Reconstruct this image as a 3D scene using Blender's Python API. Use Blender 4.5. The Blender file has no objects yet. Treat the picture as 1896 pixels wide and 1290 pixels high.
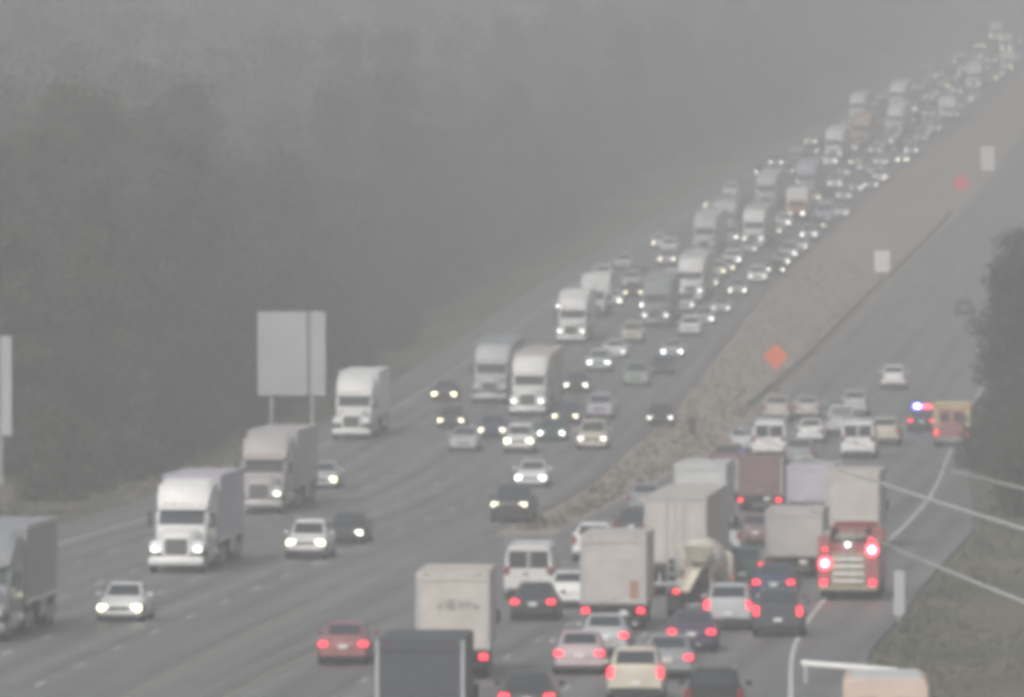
import bpy, math, random
from mathutils import Vector, Matrix
random.seed(7)
sc = bpy.context.scene
COL = sc.collection

# ------------------------------------------------------------------ camera
cam_data = bpy.data.cameras.new('camera')
cam_data.sensor_width = 36.0
cam_data.lens = 36.0 * 16000 / 1896          # a long telephoto on a tall mast
cam_data.clip_start = 1.0
cam_data.clip_end = 8000
cam = bpy.data.objects.new('camera', cam_data)
COL.objects.link(cam)
cam.location = (0, 0, 24.5)
cam.rotation_euler = (math.pi / 2 - math.atan2(545, 16000), 0, 0)
sc.camera = cam

# ------------------------------------------------------------------ sky, sun, exposure
SUN_EL, SUN_AZ = math.radians(42), math.radians(205)    # behind the camera, a little left
w = bpy.data.worlds.new('World')
sc.world = w
w.use_nodes = True
nt = w.node_tree
bg = nt.nodes['Background']
sky = nt.nodes.new('ShaderNodeTexSky')
sky.sky_type = 'NISHITA'
sky.sun_disc = False
sky.sun_elevation = SUN_EL
sky.sun_rotation = SUN_AZ
sky.air_density = 1.0
sky.dust_density = 6.0
sky.ozone_density = 1.0
hsv = nt.nodes.new('ShaderNodeHueSaturation')
hsv.inputs['Saturation'].default_value = 0.26           # an overcast, colourless sky
nt.links.new(sky.outputs[0], hsv.inputs['Color'])
nt.links.new(hsv.outputs[0], bg.inputs['Color'])
bg.inputs['Strength'].default_value = 0.10
sd = bpy.data.lights.new('sun', 'SUN')
sd.energy = 1.5
sd.angle = math.radians(14)
sd.color = (1.0, 0.985, 0.97)
sun = bpy.data.objects.new('sun', sd)
COL.objects.link(sun)
dirv = Vector((math.sin(SUN_AZ) * math.cos(SUN_EL), math.cos(SUN_AZ) * math.cos(SUN_EL), math.sin(SUN_EL)))
sun.rotation_euler = (-dirv).to_track_quat('-Z', 'Y').to_euler()
sun.location = (0, 0, 300)
vs = sc.view_settings
vs.view_transform = 'Standard'
vs.look = 'None'
vs.gamma = 1.0
vs.exposure = 0.5
vs.use_curve_mapping = False
cy = sc.cycles
cy.max_bounces = 4
cy.diffuse_bounces = 1
cy.glossy_bounces = 2
cy.transmission_bounces = 3
cy.volume_bounces = 0
cy.transparent_max_bounces = 6
cy.sample_clamp_indirect = 4.0
cy.use_adaptive_sampling = True
cy.adaptive_threshold = 0.03
cy.use_denoising = True
cy.filter_width = 6.0                                   # the soft picture of an old traffic camera
HAZE = 0.00136

# ------------------------------------------------------------------ the lie of the land
def g(Y):
    return 17.0 * (math.sqrt(1 + ((min(Y, 2150) - 600) / 474.0) ** 2) - 1)

E_S = [(60,-25),(150,-19),(240,-13.5),(302,-10.2),(353,-6.6),(411,-1.9),(444,1.4),(482,4.4),(535,7.4),(592,10.9),(714,17.6),(851,26.2),(1013,39.4),(1185,55),(1333,70.5),(1481,84.5),(1684,103.5),(2000,132),(2400,168),(2700,195)]
N_L = [(60,-27),(150,-20),(242,-13.2),(302,-9.2),(350,-4.6),(414,1.5),(457,5.5),(492,8.8),(533,12.7),(584,16.5),(653,21.9),(800,33.5),(958,47.5),(1168,66),(1416,88),(1684,114),(2000,143),(2400,180),(2700,207)]
N_R = [(60,2.5),(150,4.5),(240,7.5),(276,8.9),(317,10.4),(356,13.0),(430,19.6),(466,22.6),(540,27.6),(653,36.0),(800,48.5),(958,62.5),(1168,81),(1416,103),(1684,129),(2000,158),(2400,195),(2700,222)]

def curve(t):
    n = len(t)
    sl = [(t[i+1][1] - t[i][1]) / (t[i+1][0] - t[i][0]) for i in range(n - 1)]
    m = [sl[0]] + [(sl[i-1] + sl[i]) / 2 for i in range(1, n - 1)] + [sl[-1]]
    def f(y):
        y = max(t[0][0], min(t[-1][0], y))
        for i in range(n - 1):
            if y <= t[i+1][0]:
                break
        h = t[i+1][0] - t[i][0]
        u = (y - t[i][0]) / h
        return ((2*u**3 - 3*u**2 + 1) * t[i][1] + (u**3 - 2*u**2 + u) * h * m[i]
                + (-2*u**3 + 3*u**2) * t[i+1][1] + (u**3 - u**2) * h * m[i+1])
    return f
e_s, n_l, n_r = curve(E_S), curve(N_L), curve(N_R)
sh_r = lambda Y: n_r(Y) + (2.7 if Y < 310 else 2.7 + .9 * min(1, (Y - 310) / 30) if Y < 420 else max(1.6, 3.6 - (Y - 420) * .03))   # outer edge of the right shoulder
p_l = lambda Y: e_s(Y) - 22.6                            # outer edge of the oncoming carriageway

# ------------------------------------------------------------------ materials
MATS = {}
def mat(name, rgb, rough=0.6, metal=0.0, var=0.10, scale=1.5, coat=0.0, emit=None, estr=0.0, sample=False, bump=0.0):
    if name in MATS:
        return MATS[name]
    m = bpy.data.materials.new(name)
    m.use_nodes = True
    t = m.node_tree
    b = t.nodes['Principled BSDF']
    b.inputs['Roughness'].default_value = rough
    b.inputs['Metallic'].default_value = metal
    b.inputs['Coat Weight'].default_value = coat
    b.inputs['Base Color'].default_value = (*rgb, 1)
    if var > 0:
        tc = t.nodes.new('ShaderNodeTexCoord')
        nz = t.nodes.new('ShaderNodeTexNoise')
        nz.inputs['Scale'].default_value = scale
        nz.inputs['Detail'].default_value = 5
        nz.inputs['Roughness'].default_value = 0.65
        cr = t.nodes.new('ShaderNodeValToRGB')
        cr.color_ramp.elements[0].position = 0.3
        cr.color_ramp.elements[1].position = 0.72
        cr.color_ramp.elements[0].color = (*[max(0, c * (1 - var)) for c in rgb], 1)
        cr.color_ramp.elements[1].color = (*[min(1, c * (1 + var)) for c in rgb], 1)
        t.links.new(tc.outputs['Object'], nz.inputs['Vector'])
        t.links.new(nz.outputs['Fac'], cr.inputs['Fac'])
        t.links.new(cr.outputs['Color'], b.inputs['Base Color'])
        if bump > 0:
            bp = t.nodes.new('ShaderNodeBump')
            bp.inputs['Strength'].default_value = bump
            t.links.new(nz.outputs['Fac'], bp.inputs['Height'])
            t.links.new(bp.outputs['Normal'], b.inputs['Normal'])
    if emit:
        b.inputs['Emission Color'].default_value = (*emit, 1)
        b.inputs['Emission Strength'].default_value = estr
        if not sample:
            m.cycles.emission_sampling = 'NONE'
    MATS[name] = m
    return m

PAINT = dict(white=(.80,.80,.78), cream=(.50,.46,.42), silver=(.50,.51,.52), palegrey=(.52,.53,.53), grey=(.26,.27,.28),
    charcoal=(.035,.037,.042), black=(.015,.015,.018), slate=(.055,.06,.072), lilac=(.45,.42,.48), plum=(.06,.045,.085),
    navy=(.03,.045,.10), green=(.03,.07,.05), teal=(.045,.10,.09), sage=(.30,.34,.30), palegreen=(.55,.60,.55),
    beige=(.58,.53,.43), taupe=(.43,.41,.40), tan=(.48,.36,.25), peach=(.56,.44,.37), red=(.30,.115,.12), firered=(.34,.105,.11), dull=(.46,.43,.41), shadewhite=(.60,.59,.57),  # last two: pale paints darkened in the colour for shaded rear faces
    maroon=(.19,.115,.115), pink=(.52,.42,.43), orange=(.50,.28,.16), yellow=(.46,.39,.22))
def paint(key):
    return mat('paint_' + key, PAINT[key], 0.38, 0.15 if key in ('silver', 'charcoal') else 0.0, 0.13, 1.3, coat=0.25)
def boxpaint(key):
    return mat('panel_' + key, PAINT[key], 0.55, 0.0, 0.16, 0.9)
GLASS = mat('glass_dark', (.035,.042,.05), 0.08, 0.0, 0.0)
GLASS.node_tree.nodes['Principled BSDF'].inputs['Specular IOR Level'].default_value = 0.7
RUBBER = mat('rubber', (.018,.018,.019), 0.85, 0, 0.2, 8)
BLACKP = mat('black_plastic', (.028,.028,.03), 0.6, 0, 0.2, 4)
CHROME = mat('bright_metal', (.58,.59,.60), 0.28, 0.9, 0.1, 3)
ALU = mat('aluminium', (.50,.51,.52), 0.42, 0.7, 0.12, 2)
WEATHERED = mat('weathered_steel', (.15,.15,.15), 0.6, 0.3, 0.3, 1.0)
STEEL = mat('galvanised_steel', (.46,.47,.48), 0.5, 0.5, 0.2, 1.2)
FRAME = mat('chassis_grime', (.04,.038,.036), 0.8, 0, 0.3, 3)
PLATE = mat('plate_white', (.75,.75,.72), 0.5, 0, 0.05)
LAMP = mat('headlamp_off', (.55,.56,.56), 0.15, 0.3, 0)
LAMP1 = mat('headlamp_lit', (.9,.9,.85), 0.2, 0, 0, emit=(1,.95,.82), estr=7)
LAMPS = [LAMP1, mat('headlamp_warm', (.9,.9,.8), .2, 0, 0, emit=(1,.9,.6), estr=6), mat('headlamp_dim', (.9,.9,.85), .2, 0, 0, emit=(1,.96,.9), estr=3.2), mat('headlamp_cool', (.9,.9,.95), .2, 0, 0, emit=(.9,.95,1), estr=8)]
LAMP2 = mat('headlamp_glaring', (.9,.9,.8), 0.2, 0, 0, emit=(1,.95,.50), estr=11)
TAIL = mat('tail_lamp_off', (.22,.02,.02), 0.25, 0, 0)
TAIL1 = mat('tail_lamp_lit', (.5,.03,.03), 0.25, 0, 0, emit=(1,.035,.065), estr=2.8)
MARK = mat('marker_amber', (.6,.25,.03), 0.3, 0, 0)
FLASHR = mat('flasher_red', (.8,.1,.1), 0.2, 0, 0, emit=(1,.05,.09), estr=9, sample=True)
FLASHW = mat('flasher_white', (.9,.9,.9), 0.2, 0, 0, emit=(1,.97,.95), estr=7)
FLASHB = mat('flasher_blue', (.1,.1,.8), 0.2, 0, 0, emit=(.06,.07,1), estr=12, sample=True)
CORER = mat('glare_core_red', (.9,.6,.6), 0.2, 0, 0, emit=(1,.5,.58), estr=9)  # cores: glare of the flashers put into the colour
COREB = mat('glare_core_blue', (.6,.6,.9), 0.2, 0, 0, emit=(.65,.68,1), estr=20)
BROWNLBL = mat('brown_label', (.34,.20,.13), 0.6, 0, 0.15, 3)
DARKLET = mat('faded_print', (.30,.27,.25), 0.6, 0, 0.3, 4)

# ------------------------------------------------------------------ mesh helpers
class MB:
    def __init__(s):
        s.v, s.f = [], []
    def add(s, vs, fs):
        o = len(s.v)
        s.v += [tuple(p) for p in vs]
        s.f += [tuple(i + o for i in q) for q in fs]
        return s
    def box(s, x0, x1, y0, y1, z0, z1, c=0.0):
        if c <= 0:
            return s.add([(x0,y0,z0),(x1,y0,z0),(x1,y1,z0),(x0,y1,z0),(x0,y0,z1),(x1,y0,z1),(x1,y1,z1),(x0,y1,z1)],
                         [(0,3,2,1),(4,5,6,7),(0,1,5,4),(1,2,6,5),(2,3,7,6),(3,0,4,7)])
        rings = []
        for z, k in ((z0, c), (z0 + c, 0), (z1 - c, 0), (z1, c)):
            a0, a1, b0, b1 = x0 + k, x1 - k, y0 + k, y1 - k
            rings.append([(a0+c,b0,z),(a1-c,b0,z),(a1,b0+c,z),(a1,b1-c,z),(a1-c,b1,z),(a0+c,b1,z),(a0,b1-c,z),(a0,b0+c,z)])
        return s.loft(rings)
    def loft(s, rings, cap=True):
        n = len(rings[0])
        vs = [p for r in rings for p in r]
        fs = []
        for i in range(len(rings) - 1):
            for j in range(n):
                k = (j + 1) % n
                fs.append((i*n + j, i*n + k, (i+1)*n + k, (i+1)*n + j))
        if cap:
            fs.append(tuple(range(n - 1, -1, -1)))
            fs.append(tuple((len(rings) - 1) * n + j for j in range(n)))
        return s.add(vs, fs)
    def cyl(s, a, b, r0, r1=None, n=12):
        a, b = Vector(a), Vector(b)
        r1 = r0 if r1 is None else r1
        d = (b - a).normalized()
        u = d.orthogonal().normalized()
        v = d.cross(u)
        return s.loft([[tuple(p + (u * math.cos(6.28318 * k / n) + v * math.sin(6.28318 * k / n)) * r) for k in range(n)] for p, r in ((a, r0), (b, r1))])
    def tube(s, pts, r, n=6):
        rings = []
        P = [Vector(p) for p in pts]
        for i, p in enumerate(P):
            d = (P[min(i + 1, len(P) - 1)] - P[max(i - 1, 0)]).normalized()
            u = d.cross(Vector((0.0213, 0.117, 1))).normalized()
            v = d.cross(u)
            rr = r[i] if isinstance(r, (list, tuple)) else r
            rings.append([tuple(p + (u * math.cos(6.28318 * k / n) + v * math.sin(6.28318 * k / n)) * rr) for k in range(n)])
        return s.loft(rings)
    def slab(s, quad, t, proud=0.006, inset=0.0):
        q = [Vector(p) for p in quad]
        nrm = (q[1] - q[0]).cross(q[2] - q[0]).normalized()
        c = sum(q, Vector()) / len(q)
        q = [p + (c - p).normalized() * inset for p in q]
        top = [tuple(p + nrm * proud) for p in q]
        bot = [tuple(p - nrm * (t - proud)) for p in q]
        return s.loft([bot, top])
    def mesh(s, name, smooth=None):
        m = bpy.data.meshes.new(name)
        m.from_pydata(s.v, [], s.f)
        if smooth:
            for p in m.polygons:
                p.use_smooth = True
            m.set_sharp_from_angle(angle=math.radians(smooth))
        m.update()
        return m

def link(name, mesh, m=None, parent=None):
    o = bpy.data.objects.new(name, mesh)
    COL.objects.link(o)
    if m is not None:
        if not mesh.materials:
            mesh.materials.append(m)
    if parent is not None:
        o.parent = parent
    return o
def tag(o, label=None, cat=None, group=None, kind=None):
    for k, v in (('label', label), ('category', cat), ('group', group), ('kind', kind)):
        if v:
            o[k] = v
    return o
def empty(name, loc, rz=0.0):
    o = bpy.data.objects.new(name, None)
    COL.objects.link(o)
    o.location = loc
    o.rotation_euler = (0, 0, rz)
    o.empty_display_size = 0.3
    return o

# ------------------------------------------------------------------ ground
YS = []
y = 40.0
while y < 2700:
    YS.append(y)
    y += 6 if y < 700 else 12
def rnd(i, j):
    random.seed(i * 7919 + j * 104729)
    return random.random()
def ground_z(X, Y, low=False):
    z = g(Y) - 0.07
    a, b, c, d = p_l(Y), e_s(Y), n_l(Y), sh_r(Y)
    if b + .2 < X < c - .2:
        u = (X - b) / (c - b)
        z -= (0.10 if Y > 430 else .06) * (c - b) * u * (1 - u)
        z -= .3 if Y > 400 and .05 < u < .95 and low else 0.0
    elif X < a:
        z += -min(0.8, 0.16 * (a - X)) + 0.13 * min(170, max(0, a - X - 26)) * max(0, min(1, (Y - 560) / 260))
    elif X > d:
        k = X - d
        z += -min(0.35, 0.12 * k) + 0.16 * max(0, k - 4) * (1 if k < 24 else 24 / k)
    return z
vs_, fs_, n = [], [], None
for i, Y in enumerate(YS):
    a, b, c, d = p_l(Y), e_s(Y), n_l(Y), sh_r(Y)
    xs = [a - q for q in (900, 500, 300, 180, 110, 70, 45, 30, 20, 14, 9, 5, 2.5, .8)] + [a + .3, (a + b) / 2, b - .3]
    xs += [b + (c - b) * u for u in (.12, .3, .5, .7, .88)]
    xs += [c + .3, (c + d) / 2, d - .3] + [d + q for q in (.8, 2.5, 5, 9, 14, 20, 30, 45, 70, 110, 180, 300, 500, 900)]
    n = len(xs)
    for j, X in enumerate(xs):
        z = ground_z(X, Y, True)
        off = min(abs(X - q) for q in (a, b, c, d))
        if not (a < X < b or c < X < d or b <= X <= c):
            z += (rnd(i, j) - .5) * min(.5, .06 * off)
        vs_.append((X, Y, z))
for i in range(len(YS) - 1):
    for j in range(n - 1):
        fs_.append((i*n + j, i*n + j + 1, (i+1)*n + j + 1, (i+1)*n + j))
gm = MB().add(vs_, fs_).mesh('ground', 60)
GR = mat('dry_grass_soil', (.17,.155,.09), 0.95, 0, 0)
t = GR.node_tree
bs = t.nodes['Principled BSDF']
tc = t.nodes.new('ShaderNodeTexCoord')
n1 = t.nodes.new('ShaderNodeTexNoise'); n1.inputs['Scale'].default_value = 0.055; n1.inputs['Detail'].default_value = 6
n2 = t.nodes.new('ShaderNodeTexNoise'); n2.inputs['Scale'].default_value = 1.3; n2.inputs['Detail'].default_value = 6
r1 = t.nodes.new('ShaderNodeValToRGB')
for p, cc in ((.32, (.060,.066,.042)), (.48, (.100,.100,.068)), (.62, (.145,.130,.098)), (.78, (.19,.165,.130))):
    if p in (.32, .78):
        e = r1.color_ramp.elements[0 if p == .32 else 1]; e.position = p
    else:
        e = r1.color_ramp.elements.new(p)
    e.color = (*cc, 1)
mx = t.nodes.new('ShaderNodeMix'); mx.data_type = 'RGBA'; mx.blend_type = 'MULTIPLY'; mx.inputs[0].default_value = .7
r2 = t.nodes.new('ShaderNodeValToRGB')
r2.color_ramp.elements[0].position = .3; r2.color_ramp.elements[0].color = (.55,.55,.5,1)
r2.color_ramp.elements[1].position = .75; r2.color_ramp.elements[1].color = (1.2,1.15,1.05,1)
t.links.new(tc.outputs['Object'], n1.inputs['Vector']); t.links.new(tc.outputs['Object'], n2.inputs['Vector'])
t.links.new(n1.outputs['Fac'], r1.inputs['Fac']); t.links.new(n2.outputs['Fac'], r2.inputs['Fac'])
t.links.new(r1.outputs['Color'], mx.inputs[6]); t.links.new(r2.outputs['Color'], mx.inputs[7])
t.links.new(mx.outputs[2], bs.inputs['Base Color'])
bp = t.nodes.new('ShaderNodeBump'); bp.inputs['Strength'].default_value = .8; bp.inputs['Distance'].default_value = .3
t.links.new(n2.outputs['Fac'], bp.inputs['Height']); t.links.new(bp.outputs['Normal'], bs.inputs['Normal'])
tag(link('ground', gm, GR), kind='structure', label='dry tan and green grass of the verges and the median')

# bare, trodden soil of the median between the two carriageways
SOIL = mat('median_soil', (.275,.228,.186), .95, 0, .22, .16, bump=.3)
vs_, fs_ = [], []
ys2 = [q for q in YS if q > 405]
for Y in ys2:
    a, b = e_s(Y) - .25, n_l(Y) + .25
    for j in range(9):
        X = a + (b - a) * j / 8
        z = ground_z(X, Y) + (.035 if 0 < j < 8 else .02)
        vs_.append((X, Y, z + (rnd(int(Y), j) - .5) * min(.16, .02 * (b - a))))
for i in range(len(ys2) - 1):
    for j in range(8):
        fs_.append((i*9 + j, i*9 + j + 1, (i+1)*9 + j + 1, (i+1)*9 + j))
tag(link('median', MB().add(vs_, fs_).mesh('median', 60), SOIL), kind='structure', label='bare tan soil of the median between the carriageways')

# ------------------------------------------------------------------ roads
def asphalt():
    m = bpy.data.materials.new('asphalt'); m.use_nodes = True
    t = m.node_tree; b = t.nodes['Principled BSDF']
    b.inputs['Roughness'].default_value = .55
    uv = t.nodes.new('ShaderNodeUVMap'); uv.uv_map = 'lane'
    tc = t.nodes.new('ShaderNodeTexCoord')
    sp = t.nodes.new('ShaderNodeSeparateXYZ')
    t.links.new(uv.outputs[0], sp.inputs[0])
    def math_(op, a, bb=None):
        q = t.nodes.new('ShaderNodeMath'); q.operation = op
        for i, v in enumerate((a, bb)):
            if v is None: continue
            if isinstance(v, (int, float)): q.inputs[i].default_value = v
            else: t.links.new(v, q.inputs[i])
        return q.outputs[0]
    ph = math_('MULTIPLY', sp.outputs[0], 2 * 6.28318 / 3.6)      # two wheel tracks in each lane
    trk = math_('MULTIPLY', math_('COSINE', ph), 0.5)
    mp = t.nodes.new('ShaderNodeMapping'); mp.inputs['Scale'].default_value = (.7, .012, 1)
    t.links.new(uv.outputs[0], mp.inputs[0])
    nl = t.nodes.new('ShaderNodeTexNoise'); nl.inputs['Scale'].default_value = 1.0; nl.inputs['Detail'].default_value = 5
    t.links.new(mp.outputs[0], nl.inputs['Vector'])
    nf = t.nodes.new('ShaderNodeTexNoise'); nf.inputs['Scale'].default_value = .35; nf.inputs['Detail'].default_value = 8
    t.links.new(tc.outputs['Object'], nf.inputs['Vector'])
    v = math_('ADD', math_('MULTIPLY', trk, .22), math_('ADD', math_('MULTIPLY', nl.outputs['Fac'], .8), math_('MULTIPLY', nf.outputs['Fac'], .45)))
    cr = t.nodes.new('ShaderNodeValToRGB')
    cr.color_ramp.elements[0].position = .35; cr.color_ramp.elements[0].color = (.075,.076,.079,1)
    cr.color_ramp.elements[1].position = .90; cr.color_ramp.elements[1].color = (.180,.180,.182,1)
    t.links.new(v, cr.inputs['Fac']); t.links.new(cr.outputs['Color'], b.inputs['Base Color'])
    return m
ASPH = asphalt()
WHITE = mat('line_paint_white', (.44,.44,.43), .7, 0, .4, .9)
FRESH = mat('line_paint_fresh', (.52,.52,.50), .7, 0, .25, .9)
YELLOW = mat('line_paint_yellow', (.24,.215,.15), .7, 0, .4, .9)
def strip(name, fl, fr, m, z=0.0, y0=60, y1=2650, step=8, cols=4, kind='structure', label=None, parent=None):
    vs, fs, uvs = [], [], []
    k = max(1, int((y1 - y0) / step))
    for i in range(k + 1):
        Y = y0 + (y1 - y0) * i / k
        a, b = fl(Y), fr(Y)
        for j in range(cols + 1):
            vs.append((a + (b - a) * j / cols, Y, g(Y) + z)); uvs.append(((b - a) * j / cols, Y))
    c = cols + 1
    for i in range(k):
        for j in range(cols):
            fs.append((i*c + j, i*c + j + 1, (i+1)*c + j + 1, (i+1)*c + j))
    me = MB().add(vs, fs).mesh(name, 60)
    ul = me.uv_layers.new(name='lane')
    for lp in me.loops:
        ul.data[lp.index].uv = uvs[lp.vertex_index]
    o = link(name, me, m, parent)
    if parent is None:
        tag(o, kind=kind, label=label)
    return o
road_s = strip('road', p_l, e_s, ASPH, label='grey carriageway of the oncoming traffic')
road_n = strip('road', n_l, sh_r, ASPH, label='grey carriageway of the departing traffic')
strip('paved_median', lambda Y: e_s(Y) - .02, lambda Y: n_l(Y) + .02, ASPH, -.006, 60, 418, 8, 3, label='paved strip between the carriageways near the camera')
def line(road, f, wdt=.16, m=WHITE, y0=60, y1=2000):
    strip('edge_line', lambda Y: f(Y) - wdt / 2, lambda Y: f(Y) + wdt / 2, m, .012, y0, y1, 8, 1, parent=road)
l2 = lambda Y: e_s(Y) - 5.0
line(road_s, lambda Y: l2(Y) - 14.4, .2)
line(road_s, lambda Y: l2(Y) + 3.7, .18, YELLOW)
line(road_n, lambda Y: n_l(Y) + 1.3, .18, YELLOW)
line(road_n, n_r, .16, FRESH, 60, 460)
line(road_n, n_r, .20, WHITE, 460, 2000)
def dashes(road, f, y0, y1):
    Y = y0
    while Y < y1:
        strip('lane_dash', lambda q: f(q) - .08, lambda q: f(q) + .08, WHITE, .012, Y, Y + 3.2, 2, 1, parent=road)
        Y += 12.2
for q in (-10.8, -7.2, -3.6, 0.0):
    dashes(road_s, lambda Y, q=q: l2(Y) + q, 240 + q, 900)
for q in (4.9, 8.5, 12.1):
    dashes(road_n, lambda Y, q=q: n_l(Y) + q, 225 + q, 900)

# ------------------------------------------------------------------ vehicles: one prototype of each kind, front towards -Y
class Proto:
    def __init__(s, L):
        s.L, s.parts = L, []
    def add(s, name, mb, m, parent=None, smooth=None):
        s.parts.append((name, mb.mesh(name, smooth), m, parent))
        return len(s.parts) - 1

def wheels(p, xs, ys, r=.34, w=.24, dual=()):
    for yy in ys:
        for sx in (-1, 1):
            ww = w * (2.1 if yy in dual else 1)
            xo = sx * xs
            i = p.add('wheel', MB().cyl((xo, yy, r), (xo - sx * ww, yy, r), r, None, 18), RUBBER, None, 40)
            p.add('rim', MB().cyl((xo + sx * .008, yy, r), (xo - sx * .05, yy, r), r * .62, None, 14), ALU, i, 40)

def ring(y, hw, zb, zt, k=1.0):
    h = zt - zb
    half = [(hw * .90, zb), (hw * .985, zb + .14 * h), (hw, zb + .55 * h), (hw * .975, zb + .80 * h), (hw * .90, zb + .95 * h), (hw * .70 * k, zt)]
    return [(x, y, z) for x, z in half] + [(-x, y, z) for x, z in reversed(half)]

def car(kind):
    C = dict(
      sedan=dict(L=4.75, W=.92, body=[(0,.60,.34,.56),(.07,.76,.24,.66),(.3,.86,.2,.74),(.9,.91,.18,.83),(1.45,.92,.18,.93),(2.4,.92,.18,.95),(3.7,.92,.19,.98),(4.25,.90,.21,.99),(4.62,.84,.26,.96),(4.75,.68,.36,.84)],
                 cab=[(1.32,.74,.74,.92,.93),(2.12,.80,.60,.92,1.40),(2.6,.81,.60,.92,1.45),(3.3,.80,.58,.92,1.41),(4.12,.74,.66,.95,1.0)], wy=(.92,3.72), r=.33),
      suv=dict(L=4.8, W=.95, body=[(0,.66,.42,.74),(.07,.82,.3,.88),(.3,.90,.26,.96),(.9,.94,.24,1.03),(1.35,.95,.24,1.09),(2.4,.95,.24,1.10),(4.1,.95,.24,1.12),(4.6,.92,.27,1.12),(4.8,.84,.36,1.05)],
                 cab=[(1.22,.78,.78,1.06,1.08),(1.95,.84,.66,1.06,1.64),(2.5,.85,.67,1.06,1.74),(4.1,.84,.66,1.06,1.71),(4.72,.80,.72,1.08,1.14)], wy=(.95,3.82), r=.37),
      minivan=dict(L=5.0, W=.98, body=[(0,.64,.36,.66),(.07,.80,.26,.80),(.3,.90,.22,.92),(.85,.96,.2,1.03),(1.3,.98,.2,1.08),(2.5,.98,.2,1.08),(4.4,.98,.2,1.08),(4.85,.94,.24,1.08),(5.0,.86,.34,1.0)],
                 cab=[(.95,.80,.80,1.04,1.06),(1.95,.88,.70,1.04,1.68),(2.6,.88,.71,1.04,1.76),(4.4,.88,.70,1.04,1.72),(4.93,.82,.74,1.05,1.12)], wy=(.95,3.95), r=.34),
      pickup=dict(L=5.6, W=.98, body=[(0,.74,.5,.92),(.06,.88,.38,1.02),(.3,.94,.34,1.06),(1.0,.97,.32,1.12),(1.6,.98,.32,1.16),(2.6,.98,.32,1.16),(5.0,.98,.34,1.16),(5.5,.96,.38,1.16),(5.6,.90,.46,1.10)],
                 cab=[(1.45,.78,.78,1.12,1.14),(2.1,.84,.68,1.12,1.74),(2.6,.85,.69,1.12,1.84),(3.4,.85,.68,1.12,1.82),(3.62,.84,.76,1.12,1.18)], wy=(1.0,4.45), r=.40),
      van=dict(L=5.6, W=1.02, body=[(0,.72,.42,.82),(.06,.88,.32,.98),(.3,.96,.28,1.10),(.9,1.0,.26,1.22),(1.2,1.02,.26,1.30),(2.5,1.02,.26,1.30),(5.3,1.02,.28,1.30),(5.6,.99,.34,1.28)],
                 cab=[(.95,.88,.86,1.24,1.27),(1.75,.98,.82,1.24,2.06),(2.2,.99,.84,1.24,2.22),(5.3,.99,.86,1.24,2.22),(5.55,.98,.88,1.24,2.14)], wy=(.95,4.35), r=.37),
    )
    return C[kind]

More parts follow.
